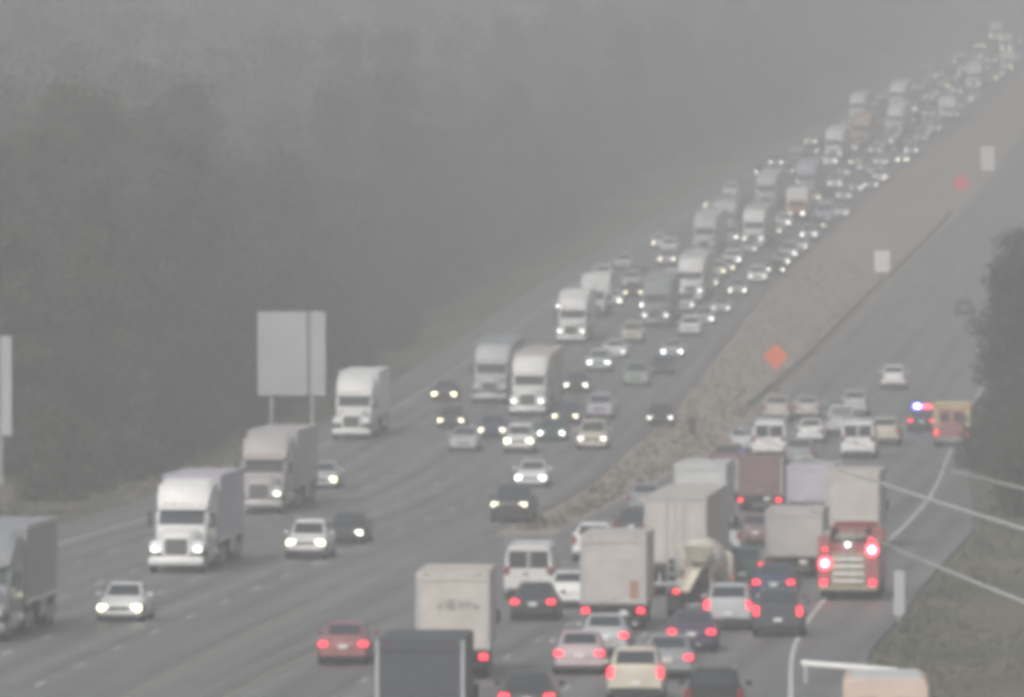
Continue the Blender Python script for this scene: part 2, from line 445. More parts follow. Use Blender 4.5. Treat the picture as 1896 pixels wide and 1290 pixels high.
def make_car(kind, police=False):
    c = car('sedan' if kind == 'police' else kind)
    L, W, h = c['L'], c['W'], c['L'] / 2
    p = Proto(L)
    mb = MB().loft([ring(y - h, a, b, t) for y, a, b, t in c['body']])
    p.add('body', mb, 'paint', None, 42)
    cab = c['cab']
    def crow(q):
        y, wb, wt, zb, zt = q
        return [(wb, y - h, zb), ((wb + wt) / 2 + .02, y - h, (zb + zt) / 2), (wt, y - h, zt - .04), (wt - .10, y - h, zt),
                (-wt + .10, y - h, zt), (-wt, y - h, zt - .04), (-(wb + wt) / 2 - .02, y - h, (zb + zt) / 2), (-wb, y - h, zb)]
    p.add('roof', MB().loft([crow(q) for q in cab]), 'paint', None, 42)
    r0, r1, r3, r4 = cab[0], cab[1], cab[-2], cab[-1]
    def quad(a, b, lo, hi, front):
        # a low end row, b high end row
        def pt(q, s, zt):
            y, wb, wt, z0, z1 = q
            return (s * (wt - .07), y - h, z1)
        A, B = Vector(pt(a, -1, 1)), Vector(pt(a, 1, 1))
        Cc, D = Vector(pt(b, 1, 1)), Vector(pt(b, -1, 1))
        q = [A.lerp(D, lo), B.lerp(Cc, lo), B.lerp(Cc, hi), A.lerp(D, hi)]
        return q if front else [q[1], q[0], q[3], q[2]]
    p.add('windshield', MB().slab(quad(r0, r1, .08, .94, True), .03, .008), GLASS)
    if kind != 'van':
        p.add('rear_window', MB().slab(quad(r4, r3, .22 if kind in ('suv', 'minivan') else .1, .90, False), .03, .008), GLASS)
    else:
        for s in (-1, 1):
            q = quad(r4, r3, .0, 1, False)
            zt, zb = 2.02, 1.34
            yy = h + .012
            xa, xb = sorted((s * .08, s * .80))
            p.add('rear_window', MB().box(xa, xb, h - .16, yy, zb, zt, .02), GLASS)
        dp = p.add('rear_door', MB().box(-.92, .92, h - .1, h + .004, .46, 1.31, .02), 'paint')
        p.add('handle', MB().box(.06, .22, h, h + .04, 1.05, 1.12), BLACKP, dp)
        p.add('door_gap', MB().box(-.012, .012, h - .05, h + .014, .46, 2.1), BLACKP, dp)
        rk = p.add('ladder_rack', MB().box(-.9, -.86, -h + 2.2, h - .1, 2.36, 2.41).box(.86, .9, -h + 2.2, h - .1, 2.36, 2.41)
              .box(-.9, .9, -h + 2.5, -h + 2.55, 2.2, 2.37).box(-.9, .9, 0.4, .45, 2.2, 2.37).box(-.9, .9, h - .5, h - .45, 2.2, 2.37), ALU)
        p.add('rack_upright', MB().cyl((-.88, h - .3, 2.2), (-.88, h - .3, 2.62), .03, None, 6), ALU, rk)
        p.add('rack_upright', MB().cyl((.88, h - .3, 2.2), (.88, h - .3, 2.62), .03, None, 6), ALU, rk)
    # side windows
    spans = [(cab[1], cab[2]), (cab[2], cab[3])]
    for s in (-1, 1):
        for a, b in spans:
            if kind == 'van' and a is cab[2]:
                continue
            def sp(q, u):
                y, wb, wt, zb, zt = q
                zz = zb + (zt - zb) * u
                wd = wb + (wt - wb) * u
                return Vector((s * (wd + .03 * (1 - abs(2 * u - 1))), y - h, zz))
            ya = .14
            q = [sp(a, .16), sp(b, .16), sp(b, .86), sp(a, .86)]
            ctr = sum(q, Vector()) / 4
            q = [ctr + (v - ctr) * .92 for v in q]
            if s < 0:
                q = q[::-1]
            p.add('side_window', MB().slab(q, .03, .012), GLASS)
    # lamps, grille, bumpers, plates, mirrors
    b1, b2 = c['body'][1], c['body'][2]
    zl = b1[3] - .10
    for s in (-1, 1):
        x0, x1 = sorted((s * (W * .52), s * (W * .88)))
        p.add('headlight', MB().box(x0, x1, -h + .02, -h + .28, zl - .09, zl + .07, .02), 'head')
        z2 = c['body'][-1][3] - .06
        x0, x1 = sorted((s * (W * .58), s * (W * .93)))
        if kind in ('suv', 'minivan', 'van'):
            p.add('tail_light', MB().box(sorted((s * W * .74, s * W * .95))[0], sorted((s * W * .74, s * W * .95))[1], h - .22, h + .012, z2 - .18, z2 + .16, .02), 'tail')
        else:
            p.add('tail_light', MB().box(x0, x1, h - .24, h + .006, z2 - .12, z2 + .06, .02), 'tail')
        xm = s * (W + .09)
        p.add('mirror', MB().box(xm - .1, xm + .1, -h + c['cab'][0][0] + .42, -h + c['cab'][0][0] + .56, c['body'][4][3] + .02, c['body'][4][3] + .17, .03), 'paint')
    p.add('grille', MB().box(-W * .46, W * .46, -h - .006, -h + .1, zl - .12, zl + .04, .02), BLACKP)
    p.add('front_bumper', MB().box(-W * .86, W * .86, -h - .02, -h + .2, .26, .46, .05), BLACKP if kind in ('suv', 'pickup') else 'paint')
    p.add('rear_bumper', MB().box(-W * .88, W * .88, h - .2, h + .03, .30, .52, .05), CHROME if kind == 'pickup' else ('paint' if kind == 'sedan' else BLACKP))
    p.add('number_plate', MB().box(-.16, .16, h + .0, h + .036, .60 if kind != 'van' else .62, .72 if kind != 'van' else .74), PLATE)
    if kind in ('suv', 'minivan'):
        for s in (-1, 1):
            p.add('roof_rail', MB().box(s * .6 - .02, s * .6 + .02, -h + 2.1, h - .75, c['cab'][2][4] + .0, c['cab'][2][4] + .06), ALU)
    if kind == 'pickup':
        p.add('cargo_bed', MB().box(-.82, .82, -h + 3.72, h - .12, 1.10, 1.185), FRAME)
        p.add('tailgate', MB().box(-.80, .80, h - .06, h + .006, .62, 1.14, .02), 'paint')
    wheels(p, W + .005, [q - h for q in c['wy']], c['r'])
    if kind == 'police':
        bar = p.add('light_bar', MB().box(-.62, .62, -h + 2.55, -h + 2.85, 1.45, 1.50), BLACKP)
        p.add('blue_flasher', MB().box(.04, .60, -h + 2.54, -h + 2.88, 1.50, 1.74, .03), FLASHB, bar)
        p.add('glare_core', MB().box(.14, .46, -h + 2.6, -h + 2.9, 1.54, 1.70, .03), COREB, bar)  # pale core in the wide blue lens imitates the lamp's glare
        p.add('red_flasher', MB().box(-.60, -.06, -h + 2.54, -h + 2.88, 1.50, 1.66, .03), FLASHR, bar)
    return p

def make_semi(L=22.0):
    h = L / 2
    p = Proto(L)
    Y = lambda v: v - h
    # hood and fenders
    def rg(y, hw, zb, zt, r=.16):
        return [(hw - r, Y(y), zb), (hw, Y(y), zb + r), (hw, Y(y), zt - r * 1.4), (hw - r * 1.4, Y(y), zt), (-hw + r * 1.4, Y(y), zt), (-hw, Y(y), zt - r * 1.4), (-hw, Y(y), zb + r), (-hw + r, Y(y), zb)]
    p.add('hood', MB().loft([rg(.12, .62, .75, 1.52), (rg(.3, .70, .7, 1.66)), rg(1.2, .80, .7, 1.82), rg(2.1, .98, .7, 1.96)]), 'paint', None, 45)
    for s in (-1, 1):
        x0, x1 = sorted((s * .62, s * 1.22))
        p.add('fender', MB().box(x0, x1, Y(.25), Y(1.75), .95, 1.42, .14), 'paint', None, 50)
        x0, x1 = sorted((s * .78, s * 1.10))
        p.add('headlight', MB().box(x0, x1, Y(.18), Y(.4), .94, 1.14, .04), 'head')
        x0, x1 = sorted((s * 1.02, s * 1.26))
        p.add('side_step', MB().box(x0, x1, Y(2.1), Y(3.6), .40, .95, .05), ALU)
        p.add('fuel_tank', MB().cyl((s * .98, Y(3.7), .72), (s * .98, Y(5.2), .72), .32, None, 14), CHROME, None, 40)
        p.add('mirror', MB().box(s * 1.42 - .10, s * 1.42 + .10, Y(2.25), Y(2.40), 1.95, 2.60, .03).cyl((s * 1.2, Y(2.35), 2.5), (s * 1.42, Y(2.33), 2.5), .02, None, 6), BLACKP)
        p.add('exhaust_stack', MB().cyl((s * 1.12, Y(5.55), .9), (s * 1.12, Y(5.55), 3.75), .075, None, 10), CHROME, None, 40)
    gr = p.add('grille', MB().box(-.50, .50, Y(.08), Y(.2), .80, 1.52, .04), BLACKP)
    for k in range(5):
        p.add('grille_bar', MB().box(-.46, .46, Y(.055), Y(.09), .90 + k * .12, .93 + k * .12), CHROME, gr)
    p.add('front_bumper', MB().box(-1.22, 1.22, Y(0), Y(.28), .34, .74, .07), 'paint', None, 50)
    # cab and sleeper
    cabr = [rg(2.0, 1.02, .9, 2.0), rg(2.12, 1.12, .9, 2.05), rg(2.62, 1.16, .9, 2.74), rg(3.4, 1.2, .9, 2.86), rg(5.5, 1.22, .9, 2.86)]
    p.add('cab', MB().loft(cabr), 'paint', None, 45)
    ws = [Vector((-1.0, Y(2.10), 2.08)), Vector((1.0, Y(2.10), 2.08)), Vector((.98, Y(2.56), 2.68)), Vector((-.98, Y(2.56), 2.68))]
    wi = p.add('windshield', MB().slab(ws, .05, .03), GLASS)
    p.add('centre_post', MB().slab([Vector((-.03, Y(2.08), 2.08)), Vector((.03, Y(2.08), 2.08)), Vector((.03, Y(2.54), 2.68)), Vector((-.03, Y(2.54), 2.68))], .03, .03), BLACKP, wi)
    p.add('sun_visor', MB().box(-1.02, 1.02, Y(2.32), Y(2.66), 2.70, 2.80, .02), 'paint')
    for s in (-1, 1):
        q = [Vector((s * 1.16, Y(2.62), 1.9)), Vector((s * 1.19, Y(3.35), 1.9)), Vector((s * 1.19, Y(3.35), 2.6)), Vector((s * 1.16, Y(2.75), 2.6))]
        p.add('side_window', MB().slab(q if s > 0 else q[::-1], .05, .03), GLASS)
    fr = lambda y, zt, hw: [(hw, Y(y), 2.75), (hw, Y(y), zt - .2), (hw - .25, Y(y), zt), (-hw + .25, Y(y), zt), (-hw, Y(y), zt - .2), (-hw, Y(y), 2.75)]
    rf = p.add('roof_fairing', MB().loft([fr(2.6, 3.02, 1.08), fr(3.0, 3.52, 1.16), fr(3.8, 3.92, 1.2), fr(5.5, 4.0, 1.22)]), 'paint', None, 30)
    for k in range(5):
        x = -.8 + .4 * k
        p.add('marker_lamp', MB().box(x - .06, x + .06, Y(2.56), Y(2.66), 2.9, 2.97), MARK, rf)
    # frame, wheels
    p.add('chassis', MB().box(-.45, .45, Y(.6), Y(8.0), .62, .92).box(-.5, .5, Y(6.4), Y(7.9), .9, 1.16), FRAME)
    wheels(p, 1.22, (Y(1.05),), .51, .30)
    wheels(p, 1.24, (Y(6.6), Y(7.9), Y(L - 2.4), Y(L - 1.1)), .51, .30, (Y(6.6), Y(7.9), Y(L - 2.4), Y(L - 1.1)))
    # trailer
    z0, z1 = 1.22, 4.10
    tr = p.add('trailer', MB().box(-1.30, 1.30, Y(6.0), Y(L) - .02, z0, z1, .03), 'box')
    for s in (-1, 1):
        xa, xb = sorted((s * 1.24, s * 1.315))
        p.add('roof_rail', MB().box(xa, xb, Y(5.99), Y(L), z1 - .12, z1 + .02), ALU, tr)
        xa, xb = sorted((s * 1.24, s * 1.318))
        p.add('bottom_rail', MB().box(xa, xb, Y(5.99), Y(L), z0 - .04, z0 + .12), ALU, tr)
    for s in (-1, 1):
        x0, x1 = sorted((s * .02, s * 1.20))
        d = p.add('rear_door', MB().box(x0, x1, Y(L) - .06, Y(L) + .025, z0 + .16, z1 - .18, .012), 'box', None)
        p.add('lock_rod', MB().cyl((s * .35, Y(L) + .05, z0 + .1), (s * .35, Y(L) + .05, z1 - .15), .022, None, 6), ALU, d)
        p.add('hinge_rail', MB().box(sorted((s*1.20, s*1.30))[0], sorted((s*1.20, s*1.30))[1], Y(L) - .04, Y(L) + .04, z0, z1), ALU, tr)
        p.add('tail_light', MB().box(sorted((s*.86, s*1.12))[0], sorted((s*.86, s*1.12))[1], Y(L) - .02, Y(L) + .06, z0 - .16, z0 - .03, .02), 'tail')
        p.add('mud_flap', MB().box(s * .95 - .3, s * .95 + .3, Y(L - .4), Y(L - .38), .3, 1.1), BLACKP)
        p.add('landing_leg', MB().box(s * .9 - .08, s * .9 + .08, Y(8.9), Y(9.06), .25, 1.2), STEEL)
        p.add('side_skirt', MB().box(sorted((s*1.24, s*1.28))[0], sorted((s*1.24, s*1.28))[1], Y(10.2), Y(L - 3.4), .5, 1.16), 'box')
    p.add('header', MB().box(-1.3, 1.3, Y(L) - .04, Y(L) + .045, z1 - .17, z1 + .012), ALU, tr)
    p.add('rear_sill', MB().box(-1.28, 1.28, Y(L) - .1, Y(L) + .05, z0 - .2, z0 + .14), FRAME)
    p.add('underride_guard', MB().box(-1.15, 1.15, Y(L - .15), Y(L - .03), .45, .58).box(-.7, -.6, Y(L - .15), Y(L - .05), .5, 1.1).box(.6, .7, Y(L - .15), Y(L - .05), .5, 1.1), STEEL)
    return p

def small_cab(p, Y, hw, m='paint'):
    def rg(y, w_, zb, zt, r=.12):
        return [(w_ - r, Y(y), zb), (w_, Y(y), zb + r), (w_, Y(y), zt - r), (w_ - r, Y(y), zt), (-w_ + r, Y(y), zt), (-w_, Y(y), zt - r), (-w_, Y(y), zb + r), (-w_ + r, Y(y), zb)]
    p.add('cab', MB().loft([rg(0.02, hw - .1, .5, 1.2), rg(.25, hw - .04, .5, 1.36), rg(.75, hw, .5, 1.55), rg(1.45, hw - .05, .5, 2.3), rg(2.3, hw - .05, .5, 2.42)]), m, None, 45)
    q = [Vector((-hw + .22, Y(.80), 1.60)), Vector((hw - .22, Y(.80), 1.60)), Vector((hw - .26, Y(1.40), 2.22)), Vector((-hw + .26, Y(1.40), 2.22))]
    p.add('windshield', MB().slab(q, .06, .04), GLASS)
    p.add('grille', MB().box(-.55, .55, Y(-.02), Y(.1), .72, 1.08, .03), BLACKP)
    p.add('front_bumper', MB().box(-hw, hw, Y(-.05), Y(.2), .42, .68, .05), BLACKP)
    for s in (-1, 1):
        x0, x1 = sorted((s * .60, s * (hw - .1)))
        p.add('headlight', MB().box(x0, x1, Y(-.02), Y(.16), .82, 1.06, .03), 'head')
        p.add('mirror', MB().box(s * (hw + .22) - .1, s * (hw + .22) + .1, Y(1.1), Y(1.22), 1.55, 2.05, .03).cyl((s * hw * .97, Y(1.2), 1.9), (s * (hw + .2), Y(1.17), 1.9), .02, None, 6), BLACKP)
        q = [Vector((s * (hw - .035), Y(1.25), 1.55)), Vector((s * (hw - .035), Y(2.1), 1.55)), Vector((s * (hw - .045), Y(2.1), 2.2)), Vector((s * (hw - .045), Y(1.45), 2.2))]
        p.add('side_window', MB().slab(q if s > 0 else q[::-1], .05, .03), GLASS)

def make_box(L=9.0, hw=1.25, z0=1.0, z1=3.65, label=False, print_=False):
    h = L / 2
    p = Proto(L)
    Y = lambda v: v - h
    small_cab(p, Y, 1.02)
    p.add('chassis', MB().box(-.42, .42, Y(.4), Y(L - .1), .55, .85), FRAME)
    bx = p.add('cargo_box', MB().box(-hw, hw, Y(2.5), Y(L) - .02, z0, z1, .04), 'box')
    p.add('box_roof', MB().box(-hw + .06, hw - .06, Y(2.55), Y(L) - .08, z1 - .01, z1 + .025), 'roof', bx)
    for s in (-1, 1):
        xa, xb = sorted((s * (hw - .09), s * (hw + .012)))
        p.add('corner_rail', MB().box(xa, xb, Y(L) - .10, Y(L) + .02, z0, z1 + .01), ALU, bx)
    p.add('header', MB().box(-hw + .08, hw - .08, Y(L) - .10, Y(L) + .022, z1 - .30, z1 + .008), 'box', bx)
    zt = z1 - .30
    nsl = 7
    dz = (zt - z0 - .05) / nsl
    for k in range(nsl):
        p.add('door_slat', MB().box(-hw + .10, hw - .10, Y(L) - .10, Y(L) - .012, z0 + .05 + k * dz + .008, z0 + .05 + (k + 1) * dz - .008), 'box', bx)
    p.add('door_handle', MB().box(-.12, .12, Y(L) - .02, Y(L) + .03, z0 + .22, z0 + .30), ALU, bx)
    if label:
        p.add('label_plate', MB().box(-hw + .28, -hw + .62, Y(L) - .05, Y(L) + .0, z0 + .22, z0 + .92), BROWNLBL, bx)
    if print_:
        mb = MB()
        for k, (xa, xb, za, zb) in enumerate(((-.9, -.72, 0, .16), (-.66, -.42, .06, .22), (-.36, -.2, .0, .26), (-.1, .08, -.06, .34), (.02, .24, .0, .3), (.34, .5, -.04, .2))):
            mb.box(xa, xb, Y(L) - .05, Y(L) + .0, zt - .95 + za, zt - .95 + zb)
        p.add('faded_print', mb, DARKLET, bx)
    p.add('rear_bumper', MB().box(-hw + .05, hw - .05, Y(L) - .12, Y(L) + .06, z0 - .14, z0 - .01, .02).box(-hw + .2, hw - .2, Y(L) - .1, Y(L), .42, .54).box(-.7, -.62, Y(L) - .1, Y(L) - .02, .5, .9).box(.62, .7, Y(L) - .1, Y(L) - .02, .5, .9), FRAME)
    for s in (-1, 1):
        x0, x1 = sorted((s * (hw - .34), s * (hw - .06)))
        p.add('tail_light', MB().box(x0, x1, Y(L) + .0, Y(L) + .075, z0 - .32, z0 - .12, .02), 'tail')
        p.add('marker_lamp', MB().box(s * .9 - .05, s * .9 + .05, Y(L), Y(L) + .04, z1 - .12, z1 - .06), TAIL, bx)
    p.add('number_plate', MB().box(-.55, -.25, Y(L), Y(L) + .09, .62, .78), PLATE)
    wheels(p, 1.02, (Y(1.0),), .42, .26)
    wheels(p, 1.14, (Y(L - 2.0),), .42, .26, (Y(L - 2.0),))
    return p

def make_stepvan():
    L, h, hw = 7.0, 3.5, 1.22
    p = Proto(L)
    Y = lambda v: v - h
    def rg(y, w_, zt, r=.22):
        return [(w_ - .1, Y(y), .5), (w_, Y(y), .65), (w_, Y(y), zt - r), (w_ - r * .4, Y(y), zt - r * .3), (w_ - r, Y(y), zt), (-w_ + r, Y(y), zt), (-w_ + r * .4, Y(y), zt - r * .3), (-w_, Y(y), zt - r), (-w_, Y(y), .65), (-w_ + .1, Y(y), .5)]
    p.add('body', MB().loft([rg(0, hw - .2, 1.15), rg(.3, hw - .1, 1.3), rg(.7, hw, 1.5), rg(1.2, hw, 2.35), rg(1.5, hw, 2.55), rg(L - .1, hw, 2.55), rg(L, hw - .04, 2.5)]), 'box', None, 40)
    p.add('roof', MB().box(-hw + .26, hw - .26, Y(1.6), Y(L - .15), 2.545, 2.575), 'roof')
    q = [Vector((-.95, Y(.72), 1.55)), Vector((.95, Y(.72), 1.55)), Vector((.95, Y(1.18), 2.3)), Vector((-.95, Y(1.18), 2.3))]
    p.add('windshield', MB().slab(q, .06, .03), GLASS)
    for s in (-1, 1):
        x0, x1 = sorted((s * .02, s * .95))
        d = p.add('rear_door', MB().box(x0, x1, Y(L) - .06, Y(L) + .015, .75, 2.2, .015), 'box')
        p.add('rear_window', MB().box(s * .5 - .25, s * .5 + .25, Y(L), Y(L) + .022, 1.55, 2.0), GLASS, d)
        p.add('tail_light', MB().box(s * 1.08 - .07, s * 1.08 + .07, Y(L) - .05, Y(L) + .02, .85, 1.1, .02), 'tail')
        x0, x1 = sorted((s * .6, s * .95))
        p.add('headlight', MB().box(x0, x1, Y(-.02), Y(.2), .85, 1.05, .03), 'head')
    p.add('rear_bumper', MB().box(-hw + .05, hw - .05, Y(L) - .1, Y(L) + .08, .4, .55, .03), FRAME)
    wheels(p, 1.1, (Y(1.0), Y(L - 1.7)), .40, .26)
    return p

def make_mixer():
    L = 8.6; h = L / 2
    p = Proto(L)
    Y = lambda v: v - h
    small_cab(p, Y, 1.15)
    p.add('chassis', MB().box(-.5, .5, Y(.4), Y(L - .9), .6, 1.0).box(-.9, .9, Y(L - 1.6), Y(L - 1.0), .9, 1.2), FRAME)
    # drum: a lathe along a tilted axis, the mouth up and to the rear
    a, b = Vector((0, Y(2.5), 1.75)), Vector((0, Y(7.5), 2.35))
    d = (b - a).normalized(); u = Vector((1, 0, 0)); v = d.cross(u)
    rings = []
    for t_, r in ((0, .5), (.06, .78), (.25, 1.0), (.50, 1.05), (.72, .86), (.88, .58), (1.0, .44)):
        c = a.lerp(b, t_)
        rings.append([tuple(c + (u * math.cos(6.28318 * k / 20) + v * math.sin(6.28318 * k / 20)) * r) for k in range(20)])
    dr = p.add('drum', MB().loft(rings), 'box', None, 40)
    for tt, rr in ((.36, 1.03), (.80, .74)):
        c = a.lerp(b, tt)
        p.add('drum_band', MB().cyl(tuple(c - d * .06), tuple(c + d * .06), rr + .03, rr + .02, 20), ALU, dr, 40)
    p.add('hopper', MB().loft([[(-.32, Y(7.4), 2.2), (.32, Y(7.4), 2.2), (.32, Y(7.9), 2.2), (-.32, Y(7.9), 2.2)], [(-.62, Y(7.2), 2.82), (.62, Y(7.2), 2.82), (.62, Y(8.2), 2.82), (-.62, Y(8.2), 2.82)]]), 'box')
    # chute: an open trough swinging down to the left rear
    c0, c1 = Vector((.05, Y(7.7), 2.12)), Vector((.5, Y(8.5), 1.2))
    dd = (c1 - c0).normalized(); uu = dd.cross(Vector((0, 0, 1))).normalized(); vv = uu.cross(dd)
    rg_ = []
    for c in (c0, c1):
        outer = [c + uu * .30 * math.cos(math.pi * k / 8) - vv * .26 * math.sin(math.pi * k / 8) for k in range(9)]
        inner = [c + uu * .26 * math.cos(math.pi * k / 8) - vv * .22 * math.sin(math.pi * k / 8) for k in range(8, -1, -1)]
        rg_.append([tuple(q) for q in outer + inner])
    p.add('chute', MB().loft(rg_), 'box', None, 40)
    p.add('drum_pedestal', MB().box(-.55, -.42, Y(6.6), Y(7.1), .95, 2.0).box(.42, .55, Y(6.6), Y(7.1), .95, 2.0).box(-.5, .5, Y(2.5), Y(2.2), .95, 1.6), 'paint')
    mb = MB().box(.78, .83, Y(8.0), Y(8.05), 1.0, 2.75).box(1.13, 1.18, Y(8.0), Y(8.05), 1.0, 2.75)
    for k in range(6):
        mb.box(.82, 1.14, Y(8.0), Y(8.04), 1.15 + .3 * k, 1.19 + .3 * k)
    p.add('ladder', mb, ALU)
    for s in (-1, 1):
        p.add('rear_fender', MB().box(s * .95 - .3, s * .95 + .3, Y(5.0), Y(7.6), 1.08, 1.16, .02), BLACKP)
        p.add('tail_light', MB().box(s * .85 - .12, s * .85 + .12, Y(L - .95), Y(L - .88), .95, 1.12, .02), 'tail')
        p.add('mud_flap', MB().box(s * .92 - .3, s * .92 + .3, Y(7.62), Y(7.64), .3, 1.0), BLACKP)
    wheels(p, 1.14, (Y(1.0),), .5, .28)
    wheels(p, 1.22, (Y(5.6), Y(6.9)), .5, .28, (Y(5.6), Y(6.9)))
    return p

def make_fire():
    L = 9.5; h = L / 2; hw = 1.25
    p = Proto(L)
    Y = lambda v: v - h
    CHEV = mat('tan_tread_plate', (.36,.32,.23), .5, .2, .15, 3)
    p.add('crew_cab', MB().loft([[(x, Y(y), z) for x, z in ((hw, .55), (hw, 2.55), (hw - .15, 2.75), (-hw + .15, 2.75), (-hw, 2.55), (-hw, .55))] for y in (.15, 3.4)]), 'paint', None, 30)
    p.add('windshield', MB().box(-1.1, 1.1, Y(.10), Y(.2), 1.55, 2.45, .02), GLASS)
    p.add('front_bumper', MB().box(-1.25, 1.25, Y(-.02), Y(.4), .45, .85, .05), CHROME)
    bd = p.add('body', MB().box(-hw, hw, Y(3.6), Y(L - .35), .62, 2.35, .03), 'paint')
    for s in (-1, 1):
        for k in range(3):
            y0 = 3.9 + k * 1.75
            p.add('compartment_shutter', MB().box(sorted((s*hw, s*(hw+.015)))[0], sorted((s*hw, s*(hw+.015)))[1], Y(y0), Y(y0 + 1.5), .85 if k != 1 else 1.3, 2.2), ALU, bd)
        p.add('rear_column', MB().box(sorted((s*.72, s*1.25))[0], sorted((s*.72, s*1.25))[1], Y(L - .40), Y(L - .12), .62, 2.62, .03), 'paint')
        p.add('side_window', MB().box(sorted((s*hw, s*(hw+.012)))[0], sorted((s*hw, s*(hw+.012)))[1], Y(.6), Y(3.0), 1.6, 2.35), GLASS)
        p.add('headlight', MB().box(sorted((s*.7, s*1.15))[0], sorted((s*.7, s*1.15))[1], Y(.08), Y(.2), .95, 1.2, .03), 'head')
    for fx, fz in ((.95, 1.52), (-.97, 2.08)):
        fl = p.add('flasher', MB().cyl((fx, Y(L - .12), fz), (fx, Y(L - .03), fz), .24, None, 16), FLASHR)
        p.add('glare_core', MB().cyl((fx, Y(L - .05), fz), (fx, Y(L), fz), .12, None, 12), CORER, fl)  # pale core in a wide red disc imitates the lamp's glare
    p.add('small_flasher', MB().box(.85, 1.05, Y(L - .12), Y(L - .06), 2.05, 2.15), TAIL1)
    p.add('small_flasher', MB().box(-1.1, -.85, Y(L - .12), Y(L - .06), 2.42, 2.54), TAIL1)
    p.add('work_light', MB().cyl((.02, Y(L - .2), 2.28), (.02, Y(L - .12), 2.28), .08, None, 12), FLASHW)
    p.add('hose_bed', MB().box(-.70, .70, Y(3.8), Y(L - .5), 2.3, 2.5).box(-.72, -.66, Y(3.8), Y(L - .4), 2.3, 2.85).box(.66, .72, Y(3.8), Y(L - .4), 2.3, 2.85), FRAME)
    for xa, xb, zz in ((-.6, -.2, 2.62), (-.15, .25, 2.66), (.28, .6, 2.6)):
        p.add('folded_hose', MB().box(xa, xb, Y(5), Y(L - .46), 2.5, zz, .04), CHEV)
    p.add('rear_panel', MB().box(-.72, .72, Y(L - .42), Y(L - .2), .62, 1.95, .02), CHEV)
    for k in range(4):
        p.add('grab_rail', MB().cyl((-.62, Y(L - .12), .78 + .3 * k), (.62, Y(L - .12), .78 + .3 * k), .028, None, 8), CHROME)
    mb = MB().box(-.22, -.17, Y(L - .2), Y(L - .14), .9, 2.9).box(.20, .25, Y(L - .2), Y(L - .14), .9, 2.9)
    for k in range(6):
        mb.box(-.18, .21, Y(L - .19), Y(L - .15), 1.1 + .3 * k, 1.14 + .3 * k)
    p.add('ladder', mb, ALU)
    p.add('rear_step', MB().box(-1.2, 1.2, Y(L - .42), Y(L), .42, .60, .02), CHEV)
    for s in (-1, 1):
        p.add('tail_light', MB().box(s * 1.0 - .13, s * 1.0 + .13, Y(L - .1), Y(L + .02), .62, .84, .02), TAIL1)
    mb = MB().box(.78, .84, Y(3.7), Y(L - .6), 2.6, 2.72).box(1.1, 1.16, Y(3.7), Y(L - .6), 2.6, 2.72)
    for k in range(12):
        mb.box(.83, 1.11, Y(3.9 + .4 * k), Y(3.94 + .4 * k), 2.63, 2.68)
    p.add('roof_ladder', mb, ALU)
    p.add('light_bar', MB().box(-.9, .9, Y(.9), Y(1.2), 2.75, 2.92, .03), TAIL)
    p.add('chassis', MB().box(-.5, .5, Y(.5), Y(L - .4), .42, .7), FRAME)
    wheels(p, 1.2, (Y(1.9),), .5, .3)
    wheels(p, 1.24, (Y(6.4),), .5, .3, (Y(6.4),))
    return p

def make_ambulance():
    L = 6.8; h = L / 2; hw = 1.15
    p = Proto(L)
    Y = lambda v: v - h
    small_cab(p, Y, 1.0)
    bx = p.add('module', MB().box(-hw, hw, Y(2.4), Y(L), .55, 2.75, .05), 'box')
    p.add('red_band', MB().box(-hw - .01, hw + .01, Y(2.45), Y(L) + .012, .62, 1.25, .02), 'paint', bx)
    for s in (-1, 1):
        x0, x1 = sorted((s * .03, s * .78))
        d = p.add('rear_door', MB().box(x0, x1, Y(L) - .03, Y(L) + .03, .7, 2.35, .015), 'paint')
        p.add('rear_window', MB().box(s * .42 - .25, s * .42 + .25, Y(L), Y(L) + .038, 1.6, 2.1), GLASS, d)
        p.add('flasher', MB().box(s * .85 - .14, s * .85 + .14, Y(L) - .02, Y(L) + .05, 2.42, 2.62, .02), MARK)
        p.add('tail_light', MB().box(s * .96 - .09, s * .96 + .09, Y(L) - .02, Y(L) + .05, .75, 1.1, .02), TAIL1)
    p.add('rear_step', MB().box(-1.0, 1.0, Y(L), Y(L) + .25, .42, .52, .02), ALU)
    wheels(p, 1.0, (Y(1.0),), .40, .26)
    wheels(p, 1.12, (Y(L - 1.7),), .40, .26, (Y(L - 1.7),))
    return p

SHORT = ('grey lorry', 'lilac grey trailer, nearest', 'dull grey brown', 'passing just right', 'short white')
PROTO = {}
def proto(kind, label):
    key = kind
    if kind == 'boxtruck' and 'brown label' in label: key = 'box_label'
    if kind == 'boxtruck' and 'half hidden behind' in label: key = 'box_print'
    if kind == 'boxtruck' and 'low pale grey' in label: key = 'box_low'
    if kind == 'boxtruck' and ('reddish' in label or 'small lilac' in label): key = 'box_small'
    if kind == 'semi' and any(q in label for q in SHORT): key = 'semi_short'
    if key not in PROTO:
        PROTO[key] = (make_semi() if key == 'semi' else make_semi(15.5) if key == 'semi_short' else make_box() if key == 'boxtruck' else make_box(label=True) if key == 'box_label'
            else make_box(print_=True) if key == 'box_print' else make_box(7.6, 1.25, .9, 2.95) if key == 'box_low' else make_box(7.0, 1.2, .85, 2.75) if key == 'box_small'
            else make_mixer() if key == 'mixer' else make_fire() if key == 'fire' else make_ambulance() if key == 'ambulance'
            else make_stepvan() if key == 'stepvan' else make_car(key))
    return PROTO[key]

